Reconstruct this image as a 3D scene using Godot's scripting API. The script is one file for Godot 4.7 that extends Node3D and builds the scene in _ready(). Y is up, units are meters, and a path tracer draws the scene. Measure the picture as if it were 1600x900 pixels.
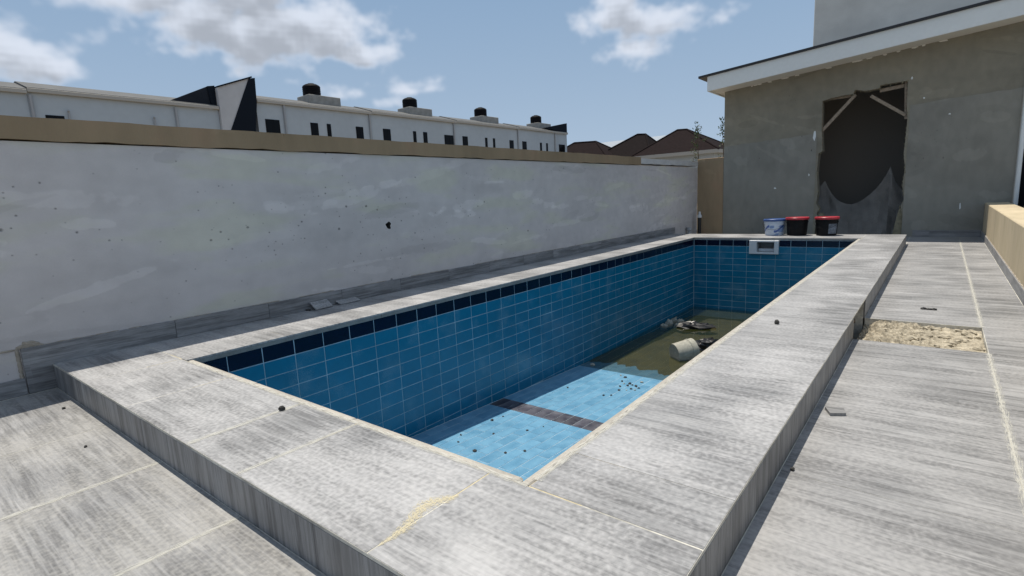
extends Node3D

# ---------------------------------------------------------------- camera numbers (solved from the photograph's tile grid)
const CAM := Vector3(3.0653, 0.7578, 1.2459)
const YAW := 38.811
const PITCH := -9.516
const ROLL := -2.799
const FOCAL := 836.13      # pixels of the 1600 x 900 photograph

const FLOOR_Y := -0.134    # terrace floor; the pool deck is y = 0
const DECK_R := 2.7185     # right edge of the deck
const DECK_F := 0.630      # front edge of the deck
const DECK_B := -7.95      # far edge of the deck
const POOL_R := 2.217
const POOL_N := 0.171
const POOL_F := -7.267
const WALL_X := -0.64      # face of the boundary wall
const BLD_Z := -9.2        # face of the outbuilding
const PAR_X := 3.563       # face of the low parapet
const WATER_Y := -1.128
const ROW := 0.0954        # pitch of the pool tile rows
const COL := 0.2

var names := {}
var M := {}
var rng := RandomNumberGenerator.new()

# ---------------------------------------------------------------- small helpers
class MB:
	var v := PackedVector3Array()
	var n := PackedVector3Array()
	var t := PackedVector2Array()
	var t2 := PackedVector2Array()
	var mode := 0
	var scale := 0.8
	var off := Vector2.ZERO
	func uv(p: Vector3, nn: Vector3) -> Vector2:
		var a := nn.abs()
		var r: Vector2
		if a.y >= a.x and a.y >= a.z:
			r = Vector2(p.z, p.x) if mode == 2 else Vector2(p.x, p.z)
		elif a.x >= a.z:
			r = Vector2(p.z, p.y) if mode == 1 else Vector2(p.y, p.z)
		else:
			r = Vector2(p.x, p.y) if mode == 1 else Vector2(p.y, p.x)
		return r * scale + off
	func uvw(p: Vector3, nn: Vector3) -> Vector2:
		var a := nn.abs()
		if a.y >= a.x and a.y >= a.z:
			return Vector2(p.x, p.z) * 0.25
		if a.x >= a.z:
			return Vector2(p.z, p.y) * 0.25
		return Vector2(p.x, p.y) * 0.25
	func vert(p: Vector3, nn: Vector3) -> void:
		v.append(p)
		n.append(nn)
		t.append(uv(p, nn))
		t2.append(uvw(p, nn))
	func tri(a: Vector3, b: Vector3, c: Vector3, nn: Vector3) -> void:
		if (b - a).cross(c - a).dot(nn) > 0.0:
			var k := b
			b = c
			c = k
		vert(a, nn)
		vert(b, nn)
		vert(c, nn)
	func quad(a: Vector3, b: Vector3, c: Vector3, d: Vector3, nn: Vector3) -> void:
		tri(a, b, c, nn)
		tri(a, c, d, nn)
	func smooth_tri(a: Vector3, b: Vector3, c: Vector3, na: Vector3, nb: Vector3, nc: Vector3) -> void:
		if (b - a).cross(c - a).dot(na + nb + nc) > 0.0:
			vert(a, na); vert(c, nc); vert(b, nb)
		else:
			vert(a, na); vert(b, nb); vert(c, nc)
	func put(p: Vector3, nn: Vector3, u: Vector2) -> void:
		v.append(p)
		n.append(nn)
		t.append(u)
		t2.append(u)
	# box with every edge chamfered by c
	func box(lo: Vector3, hi: Vector3, c := 0.0) -> MB:
		var f := func(s: Array, ax: int) -> Vector3:
			var r := Vector3.ZERO
			for k in 3:
				var inset: float = 0.0 if k == ax else c
				r[k] = (hi[k] - inset) if s[k] > 0 else (lo[k] + inset)
			return r
		for ax in 3:
			var b := (ax + 1) % 3
			var d := (ax + 2) % 3
			for s in [-1, 1]:
				var q := []
				for m in [[-1, -1], [1, -1], [1, 1], [-1, 1]]:
					var sg := [0, 0, 0]
					sg[ax] = s
					sg[b] = m[0]
					sg[d] = m[1]
					q.append(f.call(sg, ax))
				var nn := Vector3.ZERO
				nn[ax] = s
				quad(q[0], q[1], q[2], q[3], nn)
		if c <= 0.0:
			return self
		for k in 3:
			var a := (k + 1) % 3
			var b := (k + 2) % 3
			for sa in [-1, 1]:
				for sb in [-1, 1]:
					var s0 := [0, 0, 0]
					s0[a] = sa
					s0[b] = sb
					var s1 := s0.duplicate()
					s0[k] = -1
					s1[k] = 1
					var nn := Vector3.ZERO
					nn[a] = sa * 0.7071
					nn[b] = sb * 0.7071
					quad(f.call(s0, a), f.call(s1, a), f.call(s1, b), f.call(s0, b), nn)
		for sx in [-1, 1]:
			for sy in [-1, 1]:
				for sz in [-1, 1]:
					var s := [sx, sy, sz]
					tri(f.call(s, 0), f.call(s, 1), f.call(s, 2), Vector3(sx, sy, sz).normalized())
		return self
	# bar between two points
	func bar(a: Vector3, b: Vector3, w: float, h: float, up := Vector3.UP) -> MB:
		var d := (b - a).normalized()
		var s := d.cross(up).normalized() * w * 0.5
		var u := s.cross(d).normalized() * h * 0.5
		var p := [a - s - u, a + s - u, a + s + u, a - s + u, b - s - u, b + s - u, b + s + u, b - s + u]
		quad(p[0], p[1], p[2], p[3], -d)
		quad(p[4], p[5], p[6], p[7], d)
		quad(p[0], p[1], p[5], p[4], -u.normalized())
		quad(p[3], p[2], p[6], p[7], u.normalized())
		quad(p[0], p[3], p[7], p[4], -s.normalized())
		quad(p[1], p[2], p[6], p[5], s.normalized())
		return self
	# surface of revolution round y, with a sharp edge where a radius repeats
	func lathe(prof: Array, seg := 28, at := Vector3.ZERO) -> MB:
		for i in prof.size() - 1:
			var a: Vector2 = prof[i]
			var b: Vector2 = prof[i + 1]
			if a.distance_to(b) < 1e-5:
				continue
			var e := (b - a).normalized()
			for k in seg:
				var t0 := TAU * k / seg
				var t1 := TAU * (k + 1) / seg
				var c0 := Vector3(cos(t0), 0, sin(t0))
				var c1 := Vector3(cos(t1), 0, sin(t1))
				var n0 := (c0 * e.y + Vector3(0, -e.x, 0)).normalized()
				var n1 := (c1 * e.y + Vector3(0, -e.x, 0)).normalized()
				var p := [c0 * a.x + Vector3(0, a.y, 0) + at, c1 * a.x + Vector3(0, a.y, 0) + at, c1 * b.x + Vector3(0, b.y, 0) + at, c0 * b.x + Vector3(0, b.y, 0) + at]
				var us := [Vector2(float(k) / seg, a.y), Vector2(float(k + 1) / seg, a.y), Vector2(float(k + 1) / seg, b.y), Vector2(float(k) / seg, b.y)]
				for q in [[0, 1, 2], [0, 2, 3]]:
					var w0: int = q[0]
					var w1: int = q[1]
					var w2: int = q[2]
					if (p[w1] - p[w0] as Vector3).cross(p[w2] - p[w0]).dot(n0 + n1) > 0.0:
						w1 = q[2]
						w2 = q[1]
					for w in [w0, w1, w2]:
						put(p[w], n0 if (w == 0 or w == 3) else n1, us[w])
		return self
	func tube(pts: Array, r: float, seg := 8) -> MB:
		for i in pts.size() - 1:
			var a: Vector3 = pts[i]
			var b: Vector3 = pts[i + 1]
			var d := (b - a).normalized()
			var s := d.cross(Vector3(0.31, 0.9, 0.27)).normalized()
			var u := d.cross(s)
			for k in seg:
				var t0 := TAU * k / seg
				var t1 := TAU * (k + 1) / seg
				var n0 := s * cos(t0) + u * sin(t0)
				var n1 := s * cos(t1) + u * sin(t1)
				smooth_tri(a + n0 * r, a + n1 * r, b + n1 * r, n0, n1, n1)
				smooth_tri(a + n0 * r, b + n1 * r, b + n0 * r, n0, n1, n0)
				if i == 0:
					tri(a, a + n0 * r, a + n1 * r, -d)
				if i == pts.size() - 2:
					tri(b, b + n0 * r, b + n1 * r, d)
		return self
	# prism: polygon in x and y between z0 and z1
	func prism(poly: PackedVector2Array, z0: float, z1: float) -> MB:
		var ids := Geometry2D.triangulate_polygon(poly)
		for i in range(0, ids.size(), 3):
			for z in [z0, z1]:
				var nn := Vector3(0, 0, 1 if z == maxf(z0, z1) else -1)
				tri(Vector3(poly[ids[i]].x, poly[ids[i]].y, z), Vector3(poly[ids[i + 1]].x, poly[ids[i + 1]].y, z), Vector3(poly[ids[i + 2]].x, poly[ids[i + 2]].y, z), nn)
		var turn := -1.0 if Geometry2D.is_polygon_clockwise(poly) else 1.0
		for i in poly.size():
			var a := poly[i]
			var b := poly[(i + 1) % poly.size()]
			var nn2 := Vector3(b.y - a.y, a.x - b.x, 0).normalized() * turn
			quad(Vector3(a.x, a.y, z0), Vector3(b.x, b.y, z0), Vector3(b.x, b.y, z1), Vector3(a.x, a.y, z1), nn2)
		return self
	# prism: polygon in z (given as x) and y between x0 and x1
	func prism_x(poly: PackedVector2Array, x0: float, x1: float) -> MB:
		var ids := Geometry2D.triangulate_polygon(poly)
		for i in range(0, ids.size(), 3):
			for x in [x0, x1]:
				tri(Vector3(x, poly[ids[i]].y, poly[ids[i]].x), Vector3(x, poly[ids[i + 1]].y, poly[ids[i + 1]].x), Vector3(x, poly[ids[i + 2]].y, poly[ids[i + 2]].x), Vector3(1 if x == maxf(x0, x1) else -1, 0, 0))
		var turn := -1.0 if Geometry2D.is_polygon_clockwise(poly) else 1.0
		for i in poly.size():
			var a := poly[i]
			var b := poly[(i + 1) % poly.size()]
			var nn2 := Vector3(0, a.x - b.x, b.y - a.y).normalized() * turn
			quad(Vector3(x0, a.y, a.x), Vector3(x0, b.y, b.x), Vector3(x1, b.y, b.x), Vector3(x1, a.y, a.x), nn2)
		return self
	# uneven stone-like lump
	func lump(at: Vector3, r: Vector3, sd: int, rough := 0.3, rings := 7, seg := 10) -> MB:
		var fn := FastNoiseLite.new()
		fn.seed = sd
		fn.frequency = 1.1
		var g := []
		for i in rings + 1:
			var row := []
			for k in seg:
				var la := PI * i / rings - PI / 2
				var lo := TAU * k / seg
				var d := Vector3(cos(la) * cos(lo), sin(la), cos(la) * sin(lo))
				row.append(at + d * r * (1.0 + rough * fn.get_noise_3dv(d * 1.3 + Vector3(sd, 0, 0)) * 1.8))
			g.append(row)
		for i in rings:
			for k in seg:
				var a: Vector3 = g[i][k]
				var b: Vector3 = g[i][(k + 1) % seg]
				var c: Vector3 = g[i + 1][(k + 1) % seg]
				var d: Vector3 = g[i + 1][k]
				var mid := (a + b + c + d) / 4 - at
				for q in [[a, b, c], [a, c, d]]:
					var nn: Vector3 = (q[1] - q[0]).cross(q[2] - q[0])
					if nn.length() < 1e-12:
						continue
					nn = nn.normalized()
					if nn.dot(mid) < 0:
						nn = -nn
					tri(q[0], q[1], q[2], nn)
		return self
	func done() -> ArrayMesh:
		var a := []
		a.resize(Mesh.ARRAY_MAX)
		a[Mesh.ARRAY_VERTEX] = v
		a[Mesh.ARRAY_NORMAL] = n
		a[Mesh.ARRAY_TEX_UV] = t
		a[Mesh.ARRAY_TEX_UV2] = t2
		var m := ArrayMesh.new()
		m.add_surface_from_arrays(Mesh.PRIMITIVE_TRIANGLES, a)
		return m

func mb(mode := 0, sc := 0.8, off := Vector2.ZERO) -> MB:
	var b := MB.new()
	b.mode = mode
	b.scale = sc
	b.off = off
	return b

func any_off() -> Vector2:
	return Vector2(rng.randf(), rng.randf())

func numbered(called: String) -> String:
	var k: int = names.get(called, 0)
	names[called] = k + 1
	return called if k == 0 else "%s_%03d" % [called, k]

func tag(o: Node, label: String, category := "", group := "", kind := "") -> void:
	if label: o.set_meta("label", label)
	if category: o.set_meta("category", category)
	if group: o.set_meta("group", group)
	if kind: o.set_meta("kind", kind)

func thing(called: String, label: String, category: String, at := Vector3.ZERO, group := "") -> Node3D:
	var o := Node3D.new()
	o.name = numbered(called)
	add_child(o)
	o.position = at
	tag(o, label, category, group)
	return o

func obj(called: String, shape: Variant, m: Material, parent: Node = self) -> MeshInstance3D:
	var o := MeshInstance3D.new()
	o.name = numbered(called) if parent == self else called
	o.mesh = shape.done() if shape is MB else shape
	o.material_override = m
	parent.add_child(o, true)
	return o

# direction of a photograph pixel met with the plane axis = value that the thing touches
func px(u: float, v: float, axis: int, value: float) -> Vector3:
	var b := Basis.from_euler(Vector3(deg_to_rad(PITCH), deg_to_rad(YAW), deg_to_rad(ROLL)), EULER_ORDER_YXZ)
	var d := b * Vector3((u - 800.0) / FOCAL, -(v - 450.0) / FOCAL, -1.0)
	return CAM + d * ((value - CAM[axis]) / d[axis])

func px2(u: float, v: float, z: float) -> Vector2:
	var p := px(u, v, 2, z)
	return Vector2(p.x, p.y)

func pxs(list: Array, z: float) -> PackedVector2Array:
	var r := PackedVector2Array()
	for p in list:
		r.append(px2(p[0], p[1], z))
	return r

# ---------------------------------------------------------------- textures
var SR := PackedByteArray()   # linear 0..4095 to sRGB byte

func srgb(x: float) -> int:
	return SR[clampi(int(x * 4095.0), 0, 4095)]

func noise(w: int, h: int, gw: int, gh: int, freq: float, octaves: int, sd: int, type := FastNoiseLite.TYPE_SIMPLEX_SMOOTH) -> PackedByteArray:
	var f := FastNoiseLite.new()
	f.noise_type = type
	f.seed = sd
	f.frequency = freq
	f.fractal_octaves = octaves
	f.fractal_type = FastNoiseLite.FRACTAL_FBM if octaves > 1 else FastNoiseLite.FRACTAL_NONE
	var im := f.get_seamless_image(gw, gh, false, false, 0.15, true)
	if gw != w or gh != h:
		im.resize(w, h, Image.INTERPOLATE_CUBIC)
	im.convert(Image.FORMAT_L8)
	return im.get_data()

func tex(w: int, h: int, data: PackedByteArray, fmt := Image.FORMAT_RGB8) -> ImageTexture:
	return ImageTexture.create_from_image(Image.create_from_data(w, h, false, fmt, data))

func ss(a: float, b: float, x: float) -> float:
	return smoothstep(a, b, x)

func tile_textures() -> Array:
	var w := 1024
	var fine := noise(w, w, 40, 1024, 0.09, 3, 11)
	var mid := noise(w, w, 22, 512, 0.055, 3, 12)
	var broad := noise(w, w, 32, 128, 0.04, 3, 13)
	var vein := noise(w, w, 40, 768, 0.03, 3, 14)
	var blot := noise(w, w, 256, 256, 0.02, 4, 15)
	var grit := noise(w, w, 1024, 1024, 0.35, 2, 16)
	var fibre := noise(w, w, 100, 1024, 0.22, 2, 17)
	var col := PackedByteArray()
	var hgt := PackedByteArray()
	var rgh := PackedByteArray()
	col.resize(w * w * 3)
	hgt.resize(w * w)
	rgh.resize(w * w)
	for i in w * w:
		var a := fine[i] / 255.0 - 0.5
		var b := mid[i] / 255.0 - 0.5
		var c := broad[i] / 255.0 - 0.5
		var e := absf(vein[i] / 255.0 - 0.5)
		var g := blot[i] / 255.0 - 0.5
		var s := grit[i] / 255.0 - 0.5
		var q := fibre[i] / 255.0 - 0.5
		var band := ss(-0.22, 0.18, b + 0.45 * a) - 0.5
		var x := 0.305 + 0.105 * a + 0.095 * band + 0.065 * b + 0.12 * c + 0.06 * g + 0.06 * s + 0.10 * q
		var dark := ss(0.022, 0.0, e) * ss(-0.08, 0.12, g + b)
		x -= dark * 0.09
		var white := ss(0.09, 0.2, g + 0.6 * a) * ss(-0.2, 0.2, c)
		x += white * 0.04
		x = clampf(x, 0.1, 0.62)
		col[i * 3] = srgb(x * 0.995)
		col[i * 3 + 1] = srgb(x)
		col[i * 3 + 2] = srgb(x * (1.01 + 0.03 * (0.32 - x)))
		hgt[i] = clampi(int(128 + 70 * a + 50 * q - 60 * dark + 30 * s), 0, 255)
		rgh[i] = clampi(int(255 * (0.52 + 0.16 * g + 0.12 * a + 0.1 * white)), 0, 255)
	return [tex(w, w, col), tex(w, w, hgt, Image.FORMAT_L8), tex(w, w, rgh, Image.FORMAT_L8)]

# dried cement haze and foot dirt, plus painted sunlight on the tiles: colour with a grainy alpha, laid in metres over the tiles
func haze_texture(tint: Vector3, lo: float, hi: float, most: float, sd: int) -> ImageTexture:
	var w := 1024
	var a := noise(w, w, 512, 512, 0.012, 5, sd)
	var b := noise(w, w, 1024, 1024, 0.2, 4, sd + 1)
	var d := PackedByteArray()
	d.resize(w * w * 4)
	for i in w * w:
		var g := b[i] / 255.0 - 0.5
		var k := ss(lo, hi, a[i] / 255.0 + 0.5 * g)
		d[i * 4] = srgb(tint.x + 0.05 * g)
		d[i * 4 + 1] = srgb(tint.y + 0.05 * g)
		d[i * 4 + 2] = srgb(tint.z + 0.05 * g)
		d[i * 4 + 3] = int(255 * clampf(k * most * (0.8 + 0.8 * g), 0, 1))
	return tex(w, w, d, Image.FORMAT_RGBA8)

# cement render: base colour, patch strength, pits
func render_texture(w: int, h: int, base: Vector3, warm: Vector3, amp: float, pits: int, sd: int, sweeps: int, spx: float) -> Array:
	var a := noise(w, h, w / 4, h / 4, 0.012, 5, sd)
	var b := noise(w, h, w / 8, h / 2, 0.03, 4, sd + 1)
	var c := noise(w, h, w / 2, h / 2, 0.05, 4, sd + 2)
	var g := noise(w, h, w, h, 0.4, 2, sd + 3)
	var val := PackedFloat32Array()
	val.resize(w * h)
	for i in w * h:
		val[i] = 1.0 + amp * ((a[i] - 128) / 128.0 * 0.9 + (b[i] - 128) / 128.0 * 0.45 + (c[i] - 128) / 128.0 * 0.5 + (g[i] - 128) / 128.0 * 0.22)
	var r := RandomNumberGenerator.new()
	r.seed = sd
	# trowel sweeps: thin pale skims with a ragged grain
	for k in sweeps:
		var cx := r.randi_range(0, w)
		var cy := r.randi_range(int(h * 0.05), int(h * 0.95))
		var lx := r.randf_range(25, 110) * spx
		var ly := r.randf_range(4, 16) * spx
		var an := r.randf_range(-0.35, 0.2)
		var st := r.randf_range(0.03, 0.13) * (1 if r.randf() < 0.8 else -1)
		for y in range(maxi(0, cy - int(lx * 0.5 + ly)), mini(h, cy + int(lx * 0.5 + ly))):
			for x in range(cx - int(lx), cx + int(lx)):
				var dx := float(x - cx)
				var dy := float(y - cy)
				var u := (dx * cos(an) + dy * sin(an)) / lx
				var v := (-dx * sin(an) + dy * cos(an)) / ly
				var q := 1.0 - u * u - v * v
				if q > 0.0:
					var i := y * w + posmod(x, w)
					var ragged := ss(0.1, 0.5, q + (c[i] - 128) / 160.0 + (b[i] - 128) / 200.0)
					val[i] += st * ragged
	var hole := PackedFloat32Array()
	hole.resize(w * h)
	var ccx := 0.0
	var ccy := 0.0
	for k in pits:
		if k % 14 == 0:
			ccx = r.randf() * w
			ccy = h * (1.0 - pow(r.randf(), 1.3)) if true else 0.0
		var px0 := ccx + r.randfn(0, 38.0) * spx * 1.6
		var py0 := ccy + r.randfn(0, 22.0) * spx * 1.2
		if r.randf() < 0.35:
			px0 = r.randf() * w
			py0 = r.randf() * h
		var rad := (absf(r.randfn(0.0, 0.5)) + 0.35) * spx
		if r.randf() < 0.05:
			rad *= 1.9
		for y in range(int(py0 - rad - 1), int(py0 + rad + 2)):
			for x in range(int(px0 - rad - 1), int(px0 + rad + 2)):
				if y >= 0 and y < h:
					var dd := Vector2(x - px0, (y - py0) * r.randf_range(0.8, 1.1)).length()
					var i := y * w + posmod(x, w)
					hole[i] = maxf(hole[i], clampf(rad + 0.5 - dd, 0, 1) * r.randf_range(0.45, 0.9))
	var col := PackedByteArray()
	var hgt := PackedByteArray()
	col.resize(w * h * 3)
	hgt.resize(w * h)
	for i in w * h:
		var x := val[i] * (1.0 - 0.85 * hole[i])
		var k := ss(0.5, 0.75, b[i] / 255.0 * 0.6 + a[i] / 255.0 * 0.4)
		col[i * 3] = srgb(x * lerpf(base.x, warm.x, k))
		col[i * 3 + 1] = srgb(x * lerpf(base.y, warm.y, k))
		col[i * 3 + 2] = srgb(x * lerpf(base.z, warm.z, k))
		hgt[i] = clampi(int(128 + 40 * (val[i] - 1.0) / maxf(amp, 0.01) * 0.8 - 110 * hole[i] + (g[i] - 128) * 0.12), 0, 255)
	return [tex(w, h, col), tex(w, h, hgt, Image.FORMAT_L8)]

func mottled(w: int, base: Vector3, amp: float, f1: float, f2: float, sd: int, tint := Vector3.ZERO) -> ImageTexture:
	var a := noise(w, w, w / 2, w / 2, f1, 4, sd)
	var b := noise(w, w, w, w, f2, 3, sd + 5)
	var col := PackedByteArray()
	col.resize(w * w * 3)
	for i in w * w:
		var p := (a[i] - 128) / 128.0
		var x := 1.0 + amp * (p * 0.7 + (b[i] - 128) / 128.0 * 0.5)
		for k in 3:
			col[i * 3 + k] = srgb(x * base[k] + p * tint[k])
	return tex(w, w, col)

func plain(c: Vector3, rough: float, spec := 0.5) -> StandardMaterial3D:
	var m := StandardMaterial3D.new()
	m.albedo_color = Color(c.x, c.y, c.z).linear_to_srgb()
	m.roughness = rough
	m.metallic_specular = spec
	return m

func textured(t: Texture2D, rough: float, bump: Texture2D = null, bs := 0.3, spec := 0.5) -> StandardMaterial3D:
	var m := StandardMaterial3D.new()
	m.albedo_texture = t
	m.roughness = rough
	m.metallic_specular = spec
	if bump:
		m.heightmap_enabled = true
		m.heightmap_texture = bump
		m.heightmap_scale = bs
	return m

func tri_map(m: StandardMaterial3D, sc: float) -> StandardMaterial3D:
	m.uv1_triplanar = true
	m.uv1_world_triplanar = true
	m.uv1_scale = Vector3.ONE * sc
	return m

func sky_texture() -> ImageTexture:
	var w := 2048
	var h := 1024
	var f := FastNoiseLite.new()
	f.seed = 5
	f.frequency = 1.0
	f.fractal_octaves = 6
	f.fractal_gain = 0.52
	f.noise_type = FastNoiseLite.TYPE_SIMPLEX_SMOOTH
	# cumulus seen between the roofs: azimuth, elevation, half width, half height (degrees), strength
	var blobs := [
		[-80.5, 12.3, 5.0, 1.9, 1.0], [-77.5, 11.9, 3.0, 1.4, 0.8], [-88.0, 13.0, 6.0, 2.6, 0.9],
		[-70.5, 17.6, 4.5, 2.2, 0.8], [-66.0, 15.9, 4.4, 2.7, 1.0], [-61.5, 15.2, 4.8, 3.0, 1.0], [-56.5, 16.0, 4.6, 2.6, 1.0], [-52.6, 14.2, 3.0, 1.5, 0.8], [-63.0, 19.5, 7.0, 3.0, 0.9],
		[-55.0, 10.6, 2.4, 0.9, 0.5], [-48.0, 11.2, 3.4, 0.9, 0.55], [-51.0, 9.8, 2.0, 0.7, 0.4],
		[-27.0, 16.8, 3.6, 2.4, 0.75], [-23.5, 15.6, 3.8, 2.2, 0.7], [-25.4, 13.3, 2.6, 1.2, 0.8], [-18.0, 15.2, 2.0, 1.2, 0.45], [-24.0, 20.0, 5.0, 2.5, 0.7],
	]
	for k in 95:   # unseen clouds all round and overhead, added to whiten and lift the fill light
		var az := rng.randf_range(-180.0, 180.0)
		var el := rng.randf_range(9.0, 80.0)
		if az > -92.0 and az < 12.0 and el < 26.0:
			continue
		var wide := 1.0 / cos(deg_to_rad(minf(el, 75.0)))
		for q in 3:
			blobs.append([az + rng.randfn(0, 4.0) * wide, el + rng.randfn(0, 1.8), rng.randf_range(3.0, 7.0) * wide, rng.randf_range(1.5, 2.5) * (1.0 + el / 40.0), rng.randf_range(0.6, 1.0)])
	for b in blobs:
		b[0] = wrapf(b[0], -180.0, 180.0)
	var data := PackedFloat32Array()
	data.resize(w * h * 3)
	# coarse mask of the blobs, half a degree a cell
	var mw := 720
	var mh := 180
	var mask := PackedFloat32Array()
	mask.resize(mw * (mh + 2))
	for b in blobs:
		for y in range(maxi(0, int((b[1] - 3.0 * b[3]) * 2)), mini(mh, int((b[1] + 3.0 * b[3]) * 2))):
			for x in range(int((b[0] - 3.0 * b[2] + 180.0) * 2), int((b[0] + 3.0 * b[2] + 180.0) * 2)):
				var du: float = (x / 2.0 - 180.0 - b[0]) / b[2]
				var dv: float = (y / 2.0 - b[1]) / b[3]
				if dv < 0.0:
					dv *= 1.45       # flat bases
				var s: float = b[4] * exp(-(du * du + dv * dv) * 0.85)
				var i := y * mw + posmod(x, mw)
				mask[i] = maxf(mask[i], s)
	for y in h:
		var el := PI * (0.5 - (y + 0.5) / h)
		var sy := sin(el)
		var cy := cos(el)
		for x in w:
			var i := (y * w + x) * 3
			if y > h / 2 + 6:
				data[i] = 0.19
				data[i + 1] = 0.18
				data[i + 2] = 0.165
				continue
			var az := wrapf(TAU * (x + 0.5) / w, -PI, PI)     # the panorama's edge lies at -z
			var k := pow(clampf(1.0 - sy, 0, 1), 2.3)
			var r := lerpf(0.15, 0.45, k)
			var g := lerpf(0.29, 0.565, k)
			var b := lerpf(0.50, 0.70, k)
			if sy > 0.0:
				var fx := (rad_to_deg(az) + 180.0) * 2.0
				var fy := rad_to_deg(el) * 2.0
				var ix := int(fx)
				var iy := mini(int(fy), mh - 1)
				var tx := fx - ix
				var ty := fy - iy
				ix = ix % mw
				var jx := (ix + 1) % mw
				var m := lerpf(lerpf(mask[iy * mw + ix], mask[iy * mw + jx], tx), lerpf(mask[iy * mw + mw + ix], mask[iy * mw + mw + jx], tx), ty)
				if m > 0.03:
					var d := Vector3(sin(az) * cy, sy * 1.5, -cos(az) * cy)
					var n := f.get_noise_3dv(d * 15.0)
					var dens := ss(0.2, 0.66, m + n * 0.5)
					if dens > 0.0:
						var n2 := f.get_noise_3dv(d * 15.0 + Vector3(0, 0.3, 0))
						var m2 := mask[mini(iy + 3, mh) * mw + ix]
						var thick := clampf(ss(0.3, 1.05, m2 + n2 * 0.5), 0, 1)
						var lit := lerpf(0.80, 0.45, thick * ss(0.2, 0.9, dens))
						var cover := pow(dens, 0.8) * 0.92
						r = lerpf(r, lit * 0.92, cover)
						g = lerpf(g, lit * 0.99, cover)
						b = lerpf(b, lit * 1.12, cover)
			data[i] = r
			data[i + 1] = g
			data[i + 2] = b
	return ImageTexture.create_from_image(Image.create_from_data(w, h, false, Image.FORMAT_RGBF, data.to_byte_array()))

# ---------------------------------------------------------------- the scene
func _ready() -> void:
	rng.seed = 20240
	SR.resize(4096)
	for i in 4096:
		SR[i] = int(round(Color(i / 4095.0, 0, 0).linear_to_srgb().r * 255.0))

	var cam := Camera3D.new()
	cam.name = "camera"
	cam.position = CAM
	cam.rotation_order = EULER_ORDER_YXZ
	cam.rotation_degrees = Vector3(PITCH, YAW, ROLL)
	cam.fov = 2.0 * rad_to_deg(atan(450.0 / FOCAL))
	cam.near = 0.05
	cam.far = 900.0
	add_child(cam)
	cam.current = true

	var env := Environment.new()
	env.background_mode = Environment.BG_SKY
	var sky := Sky.new()
	var pan := PanoramaSkyMaterial.new()
	pan.panorama = sky_texture()
	sky.sky_material = pan
	env.sky = sky
	env.tonemap_mode = Environment.TONE_MAPPER_LINEAR
	env.tonemap_exposure = 1.0
	env.sdfgi_enabled = true
	env.ssao_enabled = true
	env.ssil_enabled = true
	var we := WorldEnvironment.new()
	we.name = "world_environment"
	we.environment = env
	add_child(we)

	var sun := DirectionalLight3D.new()
	sun.name = "sun"
	sun.light_energy = 1.55
	sun.light_angular_distance = 0.5
	sun.light_color = Color(1.0, 0.965, 0.91)
	sun.shadow_enabled = true
	add_child(sun)
	sun.look_at_from_position(Vector3.ZERO, Vector3(0.235, -1.0, 0.135), Vector3.RIGHT)

	make_materials()
	make_ground()
	make_terrace()
	make_deck()
	make_pool()
	make_boundary()
	make_outbuilding()
	make_terraces()
	make_far_houses()
	make_small_things()

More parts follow.
